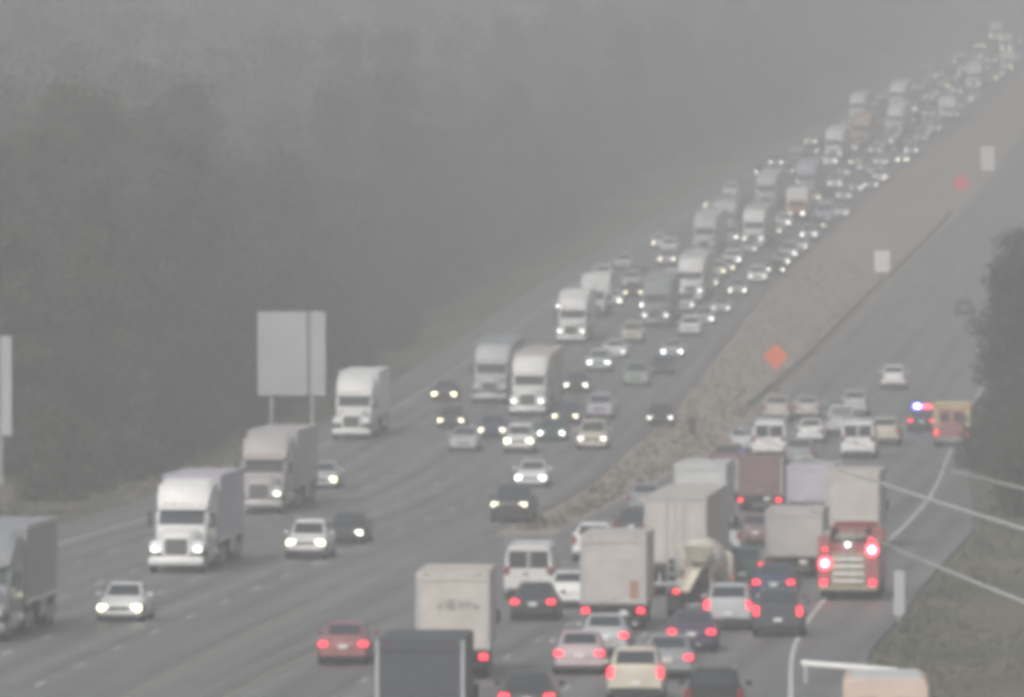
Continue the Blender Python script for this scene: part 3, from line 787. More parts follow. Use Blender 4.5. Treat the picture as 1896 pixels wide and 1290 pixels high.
NAMES = dict(sedan='car', suv='sport_utility_car', minivan='minivan', pickup='pickup_truck', van='cargo_van', semi='semi_truck', boxtruck='box_truck',
             mixer='concrete_mixer', fire='fire_engine', police='police_car', ambulance='rescue_truck', stepvan='delivery_truck')
CATS = dict(sedan='car', suv='car', minivan='minivan', pickup='pickup truck', van='van', semi='semi truck', boxtruck='box truck',
            mixer='concrete mixer', fire='fire engine', police='police car', ambulance='rescue truck', stepvan='delivery truck')
GROUPS = {'S': 'oncoming traffic in fog', 'N': 'departing traffic in the jam'}
ROOFM = boxpaint('palegrey')

def place(X, Y, kind, way, c1, c2, lit, label):
    pr = proto(kind, label)
    f = e_s if way == 'S' else n_l
    dx = (f(Y + 12) - f(Y - 12)) / 24
    if way == 'N' and Y < 430:                            # the carriageway bends: its right edge leads here
        dx = (n_r(Y + 20) - n_r(Y - 10)) / 30
    dz = (g(Y + pr.L) - g(Y)) / pr.L
    d = Vector((dx, 1, dz)).normalized()                  # away from the camera along the road
    c = Vector((X, Y, g(Y))) + d * (pr.L / 2) + Vector((0, 0, .004))
    fwd = -d if way == 'S' else d                         # the vehicle's own front
    yax = -fwd                                            # local +Y is the rear
    zax = (Vector((0, 0, 1)) - yax * yax.z).normalized()
    xax = yax.cross(zax)
    root = empty(NAMES[kind], (0, 0, 0))
    M = Matrix((xax, yax, zax)).transposed().to_4x4()
    M.translation = c
    root.matrix_world = M
    tag(root, label, CATS[kind], 'small cars of the distant uphill queue' if label.startswith('hazy small') else GROUPS[way])
    look = {'paint': paint(c1), 'box': boxpaint(c2 or c1), 'roof': boxpaint(c2 or c1) if c2 != 'peach' else ROOFM,
            'head': (LAMP, LAMPS[int(X * 37 + Y * 11) % 4], LAMP2)[lit] if way == 'S' else LAMP, 'tail': TAIL1 if (way == 'N' and lit) else TAIL}
    if kind == 'semi' and way == 'S' and lit:
        look['head'] = LAMPS[2]
    objs = []
    for name, mesh, m, par in pr.parts:
        o = bpy.data.objects.new(name, mesh)
        COL.objects.link(o)
        if not mesh.materials:
            mesh.materials.append(m if not isinstance(m, str) else None)
        if isinstance(m, str):
            o.material_slots[0].link = 'OBJECT'
            o.material_slots[0].material = look[m]
        o.parent = root if par is None else objs[par]
        objs.append(o)
    return root

# position of the near end (metres right of and away from the camera mast), kind, direction, colours, lights, label
VEHICLES = [
(-19.95,318.6,'semi','S','grey','grey',0,'grey lorry cut off by the left edge of the picture, beside the wood'),
(-15.24,334.5,'sedan','S','white','',2,'white car with bright headlights, nearest of the oncoming cars'),
(-14.72,377.6,'semi','S','white','lilac',1,'tall white semi truck with lilac grey trailer, nearest oncoming white truck'),
(-13.02,442.7,'semi','S','taupe','taupe',1,'dull grey brown semi truck between the big sign and the nearest white semi'),
(-10.17,545.6,'semi','S','white','white',0,'white truck passing just right of the big blank sign'),
(-10.51,474.5,'sedan','S','silver','',2,'silver car with yellow headlight right of the grey brown semi truck'),
(-9.39,391.6,'suv','S','white','',2,'white sport utility car with yellowish headlights and a dark car close behind it'),
(-7.91,407.7,'sedan','S','charcoal','',1,'dark car following close behind the white sport utility car with yellowish headlights'),
(-4.80,608.5,'sedan','S','plum','',2,'dark purplish car alone in the outer lane left of the two white semis'),
(-4.02,563.5,'sedan','S','charcoal','',1,'dark car with two lit headlights right behind an unlit pale car'),
(-3.01,528.2,'sedan','S','silver','',0,'pale unlit car in front of the dark car with two lit headlights'),
(-1.59,604.8,'semi','S','palegrey','grey',0,'pale grey semi truck abreast and left of the bright white semi'),
(1.02,582.9,'semi','S','white','cream',1,'bright white semi truck with cream trailer behind the white sport utility car'),
(-1.30,548.1,'sedan','S','navy','',1,'dark blue car half hidden left of the brightly lit white sport utility car'),
(0.39,524.9,'suv','S','white','',2,'white sport utility car with glaring headlights in front of the bright white semi'),
(2.45,543.0,'sedan','S','green','',1,'dark green car right of the white sport utility car with glaring headlights'),
(1.01,476.6,'sedan','S','white','',1,'white car close behind the dark grey pickup truck'),
(-0.16,432.3,'pickup','S','charcoal','',1,'dark grey pickup truck with two lit headlights leading the middle column of oncoming traffic'),
(4.91,530.6,'minivan','S','beige','',1,'beige minivan with small lit headlights beside the bare median'),
(3.50,570.5,'sedan','S','charcoal','',1,'dark car following left behind the beige minivan'),
(5.85,577.6,'suv','S','lilac','',0,'lilac grey sport utility car right behind the beige minivan'),
(4.61,624.5,'sedan','S','charcoal','',1,'dark car with one bright headlight right of the bright white semi'),
(9.73,567.9,'sedan','S','black','',1,'black car alone on the shoulder next to the median post'),
(9.14,635.1,'minivan','S','sage','',0,'grey green minivan in the lane next to the median'),
(11.33,656.6,'sedan','S','charcoal','',0,'dark car behind and right of the grey green minivan'),
(12.72,687.0,'sedan','S','silver','',1,'silver car with bright headlight, second behind the grey green minivan'),
(6.61,660.6,'suv','S','palegreen','',1,'pale greenish car with a pink white headlight left of the grey green minivan'),
(8.16,687.0,'sedan','S','white','',1,'white car right behind the pale greenish car'),
(9.94,716.3,'suv','S','beige','',0,'beige sport utility car two places behind the pale greenish car'),
(15.00,729.2,'suv','S','white','',0,'bright white sport utility car alone in the lane along the median'),
(16.72,753.3,'sedan','S','silver','',1,'silver car right behind the bright white sport utility car near the median'),
(18.72,775.8,'sedan','S','silver','',1,'silver lit car third in line along the median after the bright white car'),
(4.88,715.2,'semi','S','white','white',1,"short white semi truck at the wood's edge in front of the big white box truck"),
(7.31,769.0,'boxtruck','S','palegrey','white',0,"big white box truck right behind the short white semi at the wood's edge"),
(12.41,748.9,'semi','S','grey','grey',1,'large dull grey semi truck in the middle of the oncoming queue'),
(16.48,801.2,'semi','S','white','palegrey',1,'white semi truck following right behind the large dull grey semi'),
(11.35,810.7,'sedan','S','charcoal','',1,'dark lit car between the big white box truck and the large grey semi'),
(25.79,926.9,'semi','S','white','cream',1,'bright white semi truck with cream trailer far up the oncoming queue'),
(20.16,910.9,'semi','S','palegrey','palegrey',0,'faint pale grey semi truck left of the far bright white semi'),
(16.51,910.9,'suv','S','white','',0,'white sport utility car in the outer lane left of the faint pale grey semi'),
(23.35,953.0,'semi','S','palegrey','grey',0,'faint grey semi truck between the faint pale grey semi and the far wreckers'),
(30.19,1031.9,'semi','S','palegrey','palegrey',0,'pale semi truck left of the truck with the orange cab, far up the queue'),
(32.79,997.4,'boxtruck','S','orange','white',1,'white box truck with orange cab far up the oncoming queue'),
(35.93,994.5,'van','S','lilac','',0,'pale lilac van right of the box truck with orange cab'),
(36.07,1064.8,'semi','S','lilac','lilac',0,'lilac grey semi truck behind the box truck with orange cab'),
(43.84,1181.1,'semi','S','white','white',1,'white semi truck at the upper left rim of the far queue, tan semi behind it'),
(49.67,1234.2,'semi','S','tan','tan',0,'faint tan semi truck behind the white semi at the rim of the far queue'),
(56.30,1274.4,'semi','S','white','white',0,'far white semi truck in the middle lanes of the uphill queue'),
(52.74,1325.2,'semi','S','white','palegrey',0,'far white semi truck in the outer lane nearest the wood'),
(61.15,1374.7,'semi','S','white','white',0,'white semi truck high up the hill behind the far middle lane semi'),
(66.57,1325.2,'boxtruck','S','white','white',0,'far white box truck in the lane along the median'),
(78.29,1467.5,'semi','S','white','white',1,'farthest large white semi truck at the top of the hill'),
(21.46,866.9,'sedan','S','silver','',1,'silver lit car ahead of the far bright white semi, left of the headlight row'),
(23.14,902.9,'sedan','S','palegrey','',1,"pale lit car just left of the far bright white semi's front"),
(43.20,1129.5,'sedan','S','palegrey','',1,'pale lit car right of the lilac grey semi, second lane'),
(38.55,1117.5,'suv','S','lilac','',0,'lilac sport utility car behind the lilac grey semi truck'),
(40.82,1094.0,'sedan','S','white','',1,"white lit car beside the lilac grey semi's right flank"),
(46.66,1145.1,'sedan','S','silver','',1,'silver lit car below the tan semi in the far queue'),
(50.61,1205.3,'sedan','S','palegrey','',1,'pale lit car right of the tan semi in the far queue'),
(21.26,815.4,'sedan','S','silver','white',1,'lit car that starts the headlight row along the median, lowest of the row'),
(23.90,842.0,'suv','S','white','white',1,'second lit car up the headlight row along the median'),
(26.33,863.1,'sedan','S','charcoal','white',1,'dark lit car third up the headlight row along the median'),
(27.46,882.2,'sedan','S','silver','white',1,'fourth lit car up the headlight row along the median'),
(28.72,899.0,'minivan','S','palegrey','white',1,'pale minivan fifth up the headlight row along the median'),
(30.56,918.9,'sedan','S','white','white',1,'white lit car sixth up the headlight row, right of the far bright white semi'),
(32.42,944.7,'suv','S','silver','white',1,'seventh lit car up the headlight row along the median'),
(34.41,974.2,'sedan','S','charcoal','white',1,'dark lit car eighth up the headlight row, below the pale lilac van'),
(38.30,1007.8,'sedan','S','white','white',1,'white lit car ninth up the headlight row, right of the pale lilac van'),
(40.37,1052.1,'suv','S','silver','white',1,'tenth lit car up the headlight row along the median'),
(42.96,1080.9,'sedan','S','palegrey','white',1,'pale lit car eleventh up the headlight row along the median'),
(45.26,1090.7,'sedan','S','silver','white',1,'twelfth lit car up the headlight row, right beside the pale eleventh'),
(47.20,1110.7,'minivan','S','white','white',1,'white minivan thirteenth up the headlight row along the median'),
(52.88,1171.9,'sedan','S','white','white',2,'white car with glaring headlights where the headlight row bends up the hill'),
(55.32,1199.7,'suv','S','silver','white',1,'silver car right behind the white glaring car on the hill'),
(53.62,1238.1,'sedan','S','palegrey','white',1,'pale lit car right below the far middle lane semi on the hill'),
(59.05,1250.0,'sedan','S','lilac','white',1,'lilac car beside the far middle lane semi on the hill'),
(62.57,1280.6,'suv','S','silver','white',1,'purple car below the far white box truck on the hill'),
(62.06,1320.9,'sedan','S','plum','white',1,'silver car between the far middle lane semi and the far white box truck'),
(66.71,1372.4,'sedan','S','silver','white',1,'pale minivan right of the white semi high up the hill'),
(71.39,1393.4,'minivan','S','palegrey','white',1,'white car behind the far white box truck on the hill'),
(74.05,1407.7,'sedan','S','white','white',1,'silver car two places behind the far white box truck on the hill'),
(74.36,1462.3,'suv','S','silver','white',2,'pale car in the inner lane left of the farthest large white semi'),
(83.93,1509.6,'sedan','S','palegrey','white',2,'white box truck just behind the farthest large white semi on the hill'),
(88.91,1553.9,'boxtruck','S','white','white',2,'white car with glaring headlights at the right edge of the hilltop queue'),
(84.40,1571.0,'suv','S','white','white',2,'silver car left of the hilltop box trucks'),
(89.77,1618.4,'suv','S','silver','white',2,'small white box truck in the middle of the hilltop queue'),
(94.88,1661.9,'boxtruck','S','white','white',2,'pale car right of the small white box truck in the hilltop queue'),
(91.15,1681.2,'suv','S','palegrey','white',2,'silver car at the upper left rim of the hilltop queue'),
(99.61,1707.5,'suv','S','silver','white',2,'white box truck at the far right rim of the hilltop queue'),
(96.86,1734.5,'boxtruck','S','white','white',2,'last silver car on top of the hill, uppermost of all vehicles'),
(-2.61,244.0,'boxtruck','N','charcoal','slate',0,'dark slate box truck seen from behind, cut off at the bottom edge'),
(-2.02,293.2,'boxtruck','N','cream','cream',1,'cream box truck half hidden behind the dark slate truck'),
(-5.93,302.5,'sedan','N','red','',1,'dusty red car driving away in the innermost lane, left of the dark slate truck'),
(0.66,352.6,'van','N','shadewhite','',0,'white cargo van with two dark rear windows and a roof ladder rack'),
(2.21,345.6,'sedan','N','white','',1,'white car wedged between the white cargo van and the white box truck'),
(3.84,327.6,'boxtruck','N','shadewhite','dull',1,'white box truck with a brown label low on its rear door'),
(3.60,388.3,'suv','N','white','',0,'white roofed sport utility car in front of the white box truck'),
(5.68,412.4,'sedan','N','charcoal','',0,'dark car left of the tall pale trailer'),
(6.78,444.0,'sedan','N','grey','',0,'grey car up ahead of the dark car left of the tall pale trailer'),
(6.74,356.4,'semi','N','palegrey','cream',0,'tall pale trailer of a semi standing beside the concrete mixer'),
(7.22,337.1,'mixer','N','beige','beige',1,'beige concrete mixer truck with its chute, seen from behind'),
(9.66,362.3,'suv','N','teal','',1,'dark teal sport utility car with roof rails beyond the concrete mixer'),
(8.20,327.6,'suv','N','silver','',1,'silver sport utility car with a glowing brake light right of the concrete mixer'),
(6.48,311.5,'sedan','N','plum','',1,'dark purple car with two glowing brake lights behind the silver sport utility car'),
(6.22,265.6,'suv','N','black','',0,'black sport utility car at the bottom edge beside the shoulder line'),
(3.98,278.6,'suv','N','beige','',1,'beige sport utility car with red tail lights at the bottom edge'),
(2.30,296.0,'sedan','N','pink','',1,'pale pinkish car with glowing tail lights left of the beige sport utility car'),
(0.45,268.8,'sedan','N','charcoal','',1,'dark car at the bottom edge right of the dark slate truck'),
(5.29,293.2,'sedan','N','grey','',1,'grey car squeezed between the beige and the black sport utility cars'),
(10.68,352.6,'sedan','N','navy','',1,'dark blue car right behind the grey box truck left of the fire engine'),
(12.20,373.4,'boxtruck','N','palegrey','dull',0,'low pale grey box truck just left of the fire engine'),
(15.84,401.8,'boxtruck','N','white','cream',0,'cream box truck stopped right in front of the fire engine'),
(13.73,352.6,'fire','N','firered','',1,'red fire engine with flashing rear lights stopped on the right shoulder'),
(15.07,436.1,'boxtruck','N','palegrey','lilac',0,'small lilac grey box truck left of the cream one ahead of the fire engine'),
(20.70,516.9,'van','N','white','',0,'white van in front of the cream box truck, nearest the police car'),
(8.98,412.4,'boxtruck','N','palegrey','palegrey',0,'pale roofed box truck in front of the tall pale trailer'),
(12.76,445.3,'boxtruck','N','maroon','maroon',1,'reddish brown box truck with one glowing tail light'),
(11.42,405.3,'sedan','N','maroon','',1,'dark maroon car right behind the reddish brown box truck'),
(15.39,516.9,'van','N','white','',0,'white roofed van ahead of the reddish brown box truck'),
(17.56,574.0,'suv','N','cream','',0,'cream roofed sport utility car at the head of the left lane queue'),
(26.47,558.3,'police','N','charcoal','',1,'dark police car with blue and red roof lights blocking the right lane'),
(27.23,534.7,'ambulance','N','red','yellow',1,'red and yellow rescue truck parked beside the police car under the trees'),
(27.79,629.3,'suv','N','white','',0,'white sport utility car alone on the empty road beyond the police car'),
(21.04,553.2,'pickup','N','palegrey','',0,'pale pickup truck left of the white van near the police car'),
(23.12,582.9,'suv','N','silver','',0,'silver sport utility car left of the police car, first of the centre lane'),
(23.15,536.4,'suv','N','beige','',0,'beige sport utility car right of the white van, next to the police car'),
(40.53,773.5,'sedan','N','charcoal','',0,'dark car far up the empty right carriageway'),
(10.59,244.2,'stepvan','N','tan','peach',0,'peach coloured delivery truck with pale roof cut off at the lower right edge'),
(0.80,335.3,'sedan','N','charcoal','',1,'dark car right behind the white cargo van with the ladder rack'),
(9.56,393.9,'suv','N','silver','',0,'silver sport utility car ahead of the dark teal one, left of the maroon car'),
(11.65,461.0,'sedan','N','beige','',1,'beige car left of the reddish brown box truck'),
(12.26,493.6,'suv','N','maroon','',0,'maroon sport utility car ahead of the beige car in the second lane'),
(13.97,526.6,'sedan','N','silver','',0,'silver car left of the white roofed van, in the left lane'),
(16.67,502.8,'suv','N','grey','',0,'grey sport utility car between the white roofed van and the white van'),
(18.69,541.4,'sedan','N','white','',0,'white car ahead of the grey sport utility car, left of the pale pickup'),
(17.48,475.2,'sedan','N','lilac','',0,'lilac car ahead of the small lilac grey box truck'),
(19.82,580.2,'sedan','N','cream','',0,'cream car right of the cream roofed sport utility car heading the queue'),
(13.94,389.4,'sedan','N','silver','',1,'silver car between the low pale grey box truck and the cream box truck'),
(9.94,322.6,'suv','N','slate','',1,'dark slate sport utility car behind the dark blue car beside the shoulder line'),
(3.29,308.8,'sedan','N','silver','',1,'silver car right behind the white box truck with the brown label'),
(4.84,780.0,'sedan','S','silver','',1,'hazy small car standing in the thick of the distant uphill queue'),
(5.79,797.6,'minivan','S','palegrey','',1,'hazy small car standing in the thick of the distant uphill queue'),
(8.78,844.5,'suv','S','white','',1,'hazy small car standing in the thick of the distant uphill queue'),
(11.19,876.6,'sedan','S','silver','',0,'hazy small car standing in the thick of the distant uphill queue'),
(15.79,927.4,'sedan','S','white','',1,'hazy small car standing in the thick of the distant uphill queue'),
(23.70,1029.5,'sedan','S','silver','',1,'hazy small car standing in the thick of the distant uphill queue'),
(26.85,1064.7,'suv','S','white','',0,'hazy small car standing in the thick of the distant uphill queue'),
(32.60,1129.9,'sedan','S','charcoal','',1,'hazy small car standing in the thick of the distant uphill queue'),
(35.38,1158.8,'minivan','S','grey','',1,'hazy small car standing in the thick of the distant uphill queue'),
(39.56,1202.9,'sedan','S','palegrey','',0,'hazy small car standing in the thick of the distant uphill queue'),
(42.65,1235.6,'sedan','S','white','',1,'hazy small car standing in the thick of the distant uphill queue'),
(50.51,1311.2,'sedan','S','beige','',0,'hazy small car standing in the thick of the distant uphill queue'),
(55.52,1363.0,'sedan','S','grey','',1,'hazy small car standing in the thick of the distant uphill queue'),
(57.64,1383.5,'suv','S','beige','',0,'hazy small car standing in the thick of the distant uphill queue'),
(60.56,1415.7,'suv','S','palegrey','',0,'hazy small car standing in the thick of the distant uphill queue'),
(63.10,1442.5,'sedan','S','palegrey','',1,'hazy small car standing in the thick of the distant uphill queue'),
(75.13,1566.2,'suv','S','silver','',0,'hazy small car standing in the thick of the distant uphill queue'),
(9.19,792.0,'sedan','S','white','',1,'hazy small car standing in the thick of the distant uphill queue'),
(11.46,830.0,'suv','S','silver','',0,'hazy small car standing in the thick of the distant uphill queue'),
(12.61,847.4,'sedan','S','charcoal','',1,'hazy small car standing in the thick of the distant uphill queue'),
(15.77,882.4,'suv','S','silver','',1,'hazy small car standing in the thick of the distant uphill queue'),
(23.47,984.1,'sedan','S','white','',1,'hazy small car standing in the thick of the distant uphill queue'),
(25.47,1008.8,'sedan','S','white','',1,'hazy small car standing in the thick of the distant uphill queue'),
(30.97,1068.0,'minivan','S','silver','',1,'hazy small car standing in the thick of the distant uphill queue'),
(33.02,1094.4,'minivan','S','beige','',1,'hazy small car standing in the thick of the distant uphill queue'),
(35.92,1127.0,'suv','S','grey','',1,'hazy small car standing in the thick of the distant uphill queue'),
(37.44,1144.7,'minivan','S','silver','',0,'hazy small car standing in the thick of the distant uphill queue'),
(39.91,1169.7,'sedan','S','charcoal','',0,'hazy small car standing in the thick of the distant uphill queue'),
(43.12,1203.3,'sedan','S','charcoal','',1,'hazy small car standing in the thick of the distant uphill queue'),
(45.77,1232.8,'sedan','S','silver','',1,'hazy small car standing in the thick of the distant uphill queue'),
(49.35,1267.4,'sedan','S','white','',1,'hazy small car standing in the thick of the distant uphill queue'),
(51.57,1283.9,'sedan','S','charcoal','',1,'hazy small car standing in the thick of the distant uphill queue'),
(55.41,1320.0,'sedan','S','charcoal','',1,'hazy small car standing in the thick of the distant uphill queue'),
(58.53,1354.4,'suv','S','charcoal','',0,'hazy small car standing in the thick of the distant uphill queue'),
(63.61,1408.9,'sedan','S','beige','',1,'hazy small car standing in the thick of the distant uphill queue'),
(68.57,1459.0,'suv','S','silver','',1,'hazy small car standing in the thick of the distant uphill queue'),
(71.07,1484.6,'suv','S','silver','',0,'hazy small car standing in the thick of the distant uphill queue'),
(73.47,1513.0,'suv','S','white','',1,'hazy small car standing in the thick of the distant uphill queue'),
(75.50,1533.8,'sedan','S','grey','',1,'hazy small car standing in the thick of the distant uphill queue'),
(78.92,1570.4,'sedan','S','grey','',0,'hazy small car standing in the thick of the distant uphill queue'),
(80.91,1593.7,'minivan','S','beige','',1,'hazy small car standing in the thick of the distant uphill queue'),
(84.79,1633.1,'minivan','S','silver','',1,'hazy small car standing in the thick of the distant uphill queue'),
(12.41,780.0,'minivan','S','silver','',1,'hazy small car standing in the thick of the distant uphill queue'),
(15.33,833.1,'suv','S','white','',1,'hazy small car standing in the thick of the distant uphill queue'),
(18.02,866.0,'sedan','S','silver','',1,'hazy small car standing in the thick of the distant uphill queue'),
(20.04,892.2,'sedan','S','grey','',0,'hazy small car standing in the thick of the distant uphill queue'),
(23.70,940.0,'minivan','S','silver','',1,'hazy small car standing in the thick of the distant uphill queue'),
(28.21,992.6,'sedan','S','beige','',1,'hazy small car standing in the thick of the distant uphill queue'),
(29.96,1017.5,'suv','S','grey','',1,'hazy small car standing in the thick of the distant uphill queue'),
(36.77,1094.8,'suv','S','white','',1,'hazy small car standing in the thick of the distant uphill queue'),
(40.09,1132.2,'sedan','S','white','',0,'hazy small car standing in the thick of the distant uphill queue'),
(42.83,1163.6,'minivan','S','white','',1,'hazy small car standing in the thick of the distant uphill queue'),
(47.51,1214.1,'sedan','S','silver','',1,'hazy small car standing in the thick of the distant uphill queue'),
(57.00,1302.0,'suv','S','white','',0,'hazy small car standing in the thick of the distant uphill queue'),
(60.52,1337.2,'suv','S','palegrey','',0,'hazy small car standing in the thick of the distant uphill queue'),
(62.72,1362.1,'minivan','S','white','',1,'hazy small car standing in the thick of the distant uphill queue'),
(68.21,1417.5,'sedan','S','silver','',1,'hazy small car standing in the thick of the distant uphill queue'),
(70.12,1438.1,'sedan','S','palegrey','',1,'hazy small car standing in the thick of the distant uphill queue'),
(74.03,1482.1,'sedan','S','silver','',1,'hazy small car standing in the thick of the distant uphill queue'),
(76.43,1504.9,'suv','S','charcoal','',1,'hazy small car standing in the thick of the distant uphill queue'),
(77.86,1522.1,'suv','S','silver','',1,'hazy small car standing in the thick of the distant uphill queue'),
(81.42,1560.4,'sedan','S','white','',1,'hazy small car standing in the thick of the distant uphill queue'),
(85.08,1596.5,'sedan','S','beige','',0,'hazy small car standing in the thick of the distant uphill queue'),
(86.61,1617.4,'suv','S','palegrey','',1,'hazy small car standing in the thick of the distant uphill queue'),
(88.34,1636.1,'sedan','S','white','',1,'hazy small car standing in the thick of the distant uphill queue'),
(15.54,780.0,'minivan','S','silver','',1,'hazy small car standing in the thick of the distant uphill queue'),
(19.01,833.0,'sedan','S','beige','',1,'hazy small car standing in the thick of the distant uphill queue'),
(20.18,854.4,'suv','S','beige','',1,'hazy small car standing in the thick of the distant uphill queue'),
(22.46,881.5,'suv','S','white','',1,'hazy small car standing in the thick of the distant uphill queue'),
(24.94,912.7,'sedan','S','silver','',1,'hazy small car standing in the thick of the distant uphill queue'),
(29.06,959.8,'sedan','S','silver','',1,'hazy small car standing in the thick of the distant uphill queue'),
(30.55,976.5,'suv','S','white','',1,'hazy small car standing in the thick of the distant uphill queue'),
(33.29,1013.4,'suv','S','silver','',0,'hazy small car standing in the thick of the distant uphill queue'),
(36.63,1052.5,'sedan','S','beige','',1,'hazy small car standing in the thick of the distant uphill queue'),
(41.48,1106.9,'sedan','S','silver','',1,'hazy small car standing in the thick of the distant uphill queue'),
(46.19,1162.6,'sedan','S','beige','',1,'hazy small car standing in the thick of the distant uphill queue'),
(52.09,1223.9,'minivan','S','silver','',0,'hazy small car standing in the thick of the distant uphill queue'),
(55.02,1251.5,'suv','S','white','',0,'hazy small car standing in the thick of the distant uphill queue'),
(64.57,1339.8,'suv','S','beige','',1,'hazy small car standing in the thick of the distant uphill queue'),
(66.47,1360.5,'sedan','S','grey','',1,'hazy small car standing in the thick of the distant uphill queue'),
(71.19,1409.2,'suv','S','white','',1,'hazy small car standing in the thick of the distant uphill queue'),
(74.37,1447.0,'sedan','S','silver','',1,'hazy small car standing in the thick of the distant uphill queue'),
(80.23,1507.1,'suv','S','beige','',1,'hazy small car standing in the thick of the distant uphill queue'),
(83.29,1539.0,'sedan','S','silver','',0,'hazy small car standing in the thick of the distant uphill queue'),
(85.11,1559.9,'minivan','S','charcoal','',1,'hazy small car standing in the thick of the distant uphill queue'),
(88.27,1594.8,'suv','S','palegrey','',1,'hazy small car standing in the thick of the distant uphill queue'),
(91.47,1630.9,'suv','S','charcoal','',1,'hazy small car standing in the thick of the distant uphill queue'),
(47.15,1130.0,'suv','S','silver','',0,'hazy small car standing in the thick of the distant uphill queue'),
(49.47,1158.9,'suv','S','white','',1,'hazy small car standing in the thick of the distant uphill queue'),
(54.34,1210.5,'sedan','S','charcoal','',1,'hazy small car standing in the thick of the distant uphill queue'),
(56.52,1230.1,'sedan','S','silver','',1,'hazy small car standing in the thick of the distant uphill queue'),
(59.93,1261.2,'suv','S','white','',1,'hazy small car standing in the thick of the distant uphill queue'),
(63.09,1292.8,'suv','S','white','',0,'hazy small car standing in the thick of the distant uphill queue'),
(68.33,1341.0,'minivan','S','palegrey','',1,'hazy small car standing in the thick of the distant uphill queue'),
(71.38,1377.5,'minivan','S','beige','',0,'hazy small car standing in the thick of the distant uphill queue'),
(75.88,1420.6,'minivan','S','beige','',0,'hazy small car standing in the thick of the distant uphill queue'),
(76.99,1437.4,'sedan','S','beige','',0,'hazy small car standing in the thick of the distant uphill queue'),
(82.33,1495.0,'suv','S','palegrey','',0,'hazy small car standing in the thick of the distant uphill queue'),
(85.99,1528.9,'minivan','S','beige','',1,'hazy small car standing in the thick of the distant uphill queue'),
(90.20,1575.0,'sedan','S','beige','',1,'hazy small car standing in the thick of the distant uphill queue'),
(91.79,1595.1,'suv','S','charcoal','',1,'hazy small car standing in the thick of the distant uphill queue'),
(94.24,1619.6,'sedan','S','white','',1,'hazy small car standing in the thick of the distant uphill queue'),
(95.80,1638.9,'minivan','S','silver','',0,'hazy small car standing in the thick of the distant uphill queue'),
]
for v in VEHICLES:
    place(*v)

# ------------------------------------------------------------------ signs, rails, posts
SIGNB = mat('sign_back_aluminium', (.50,.49,.51), .5, .25, .08, .5)
SEAM = mat('sign_seam', (.20,.20,.21), .7, 0, .1)
ORANGE = mat('work_sign_orange', (.85,.16,.035), .45, 0, .05)
REDO = mat('work_sign_red_orange', (.80,.09,.09), .45, 0, .05)
WSIGN = mat('sign_white', (.78,.78,.75), .45, 0, .06)
WOOD = mat('post_wood', (.22,.18,.14), .85, 0, .25, 2)
DARKP = mat('post_dark', (.04,.04,.035), .8, 0, .2, 3)

def big_sign(X, Y, panels, height, low, label, rz=0.0):
    z = ground_z(X, Y)
    r = empty('road_sign', (X, Y, z), rz)
    tag(r, label, 'road sign')
    wtot = sum(panels) + .26 * (len(panels) - 1)
    x = -wtot / 2
    for k, pw in enumerate(panels):
        link('panel', MB().box(x, x + pw, -.04, .04, low, low + height, .012).mesh('panel'), SIGNB, r)
        if k < len(panels) - 1:
            link('panel_seam', MB().box(x + pw - .04, x + pw + .30, .02, .07, low + .02, low + height - .02).mesh('panel_seam'), SEAM, r)
        x += pw + .26
    for zz in (low + .5, low + height / 2, low + height - .5):
        link('stringer', MB().box(-wtot / 2, wtot / 2, .072, .14, zz - .06, zz + .06).mesh('stringer'), STEEL, r)
    for s in (-.3, .3):
        xx = s * wtot
        link('post', MB().box(xx - .1, xx + .1, .142, .16, -1.2, low + height - .1).box(xx - .012, xx + .012, .16, .32, -1.2, low + height - .1).box(xx - .1, xx + .1, .32, .338, -1.2, low + height - .1).mesh('post'), STEEL, r)
    return r
big_sign(-14.55, 570, (3.25, .98), 5.55, 2.25, 'big blank grey sign panel standing before the wood')
big_sign(-30.6, 500, (2.4, .6), 5.8, 2.9, 'pale sign panel cut off by the left edge of the picture')

def diamond_sign(X, Y, size, hc, m, label):
    r = empty('work_zone_sign', (X, Y, ground_z(X, Y)))
    tag(r, label, 'work sign')
    a = size / math.sqrt(2)
    c = .10
    pts = []
    for (px, pz), (qx, qz) in (((a, 0), (0, a)), ((0, a), (-a, 0)), ((-a, 0), (0, -a)), ((0, -a), (a, 0))):
        pts += [(px + (qx - px) * c, pz + (qz - pz) * c), (qx + (px - qx) * c, qz + (pz - qz) * c)]
    link('sign_face', MB().loft([[(x, .03, hc + z) for x, z in pts], [(x, .0, hc + z) for x, z in pts]]).mesh('sign_face'), m, r)
    link('post', MB().box(-.05, .05, .032, .11, -.6, hc + a * .8).mesh('post'), WOOD, r)
    for s in (-1, 1):
        link('stand_leg', MB().cyl((0, .07, .6), (s * .7, .5, 0), .03, None, 6).mesh('stand_leg'), STEEL, r)
    return r
diamond_sign(19.3, 632, 1.35, 2.5, ORANGE, 'orange work sign standing in the median')
diamond_sign(54.0, 1039, 1.7, 3.0, REDO, 'reddish work sign farther up the median')

def plate_sign(X, Y, wd, ht, low, label):
    r = empty('traffic_sign', (X, Y, ground_z(X, Y)))
    tag(r, label, 'traffic sign')
    link('sign_face', MB().box(-wd / 2, wd / 2, -.015, .015, low, low + ht, .01).mesh('sign_face'), WSIGN, r)
    for s in (-.3, .3):
        link('post', MB().box(s * wd - .05, s * wd + .05, .017, .09, -.8, low + ht * .9).mesh('post'), STEEL, r)
plate_sign(35.9, 838, 1.5, 2.1, 1.5, 'white upright traffic sign in the median above the orange sign')
plate_sign(61.2, 1112, 1.75, 3.1, 1.6, 'tall white traffic sign far up the median, right of the reddish sign')

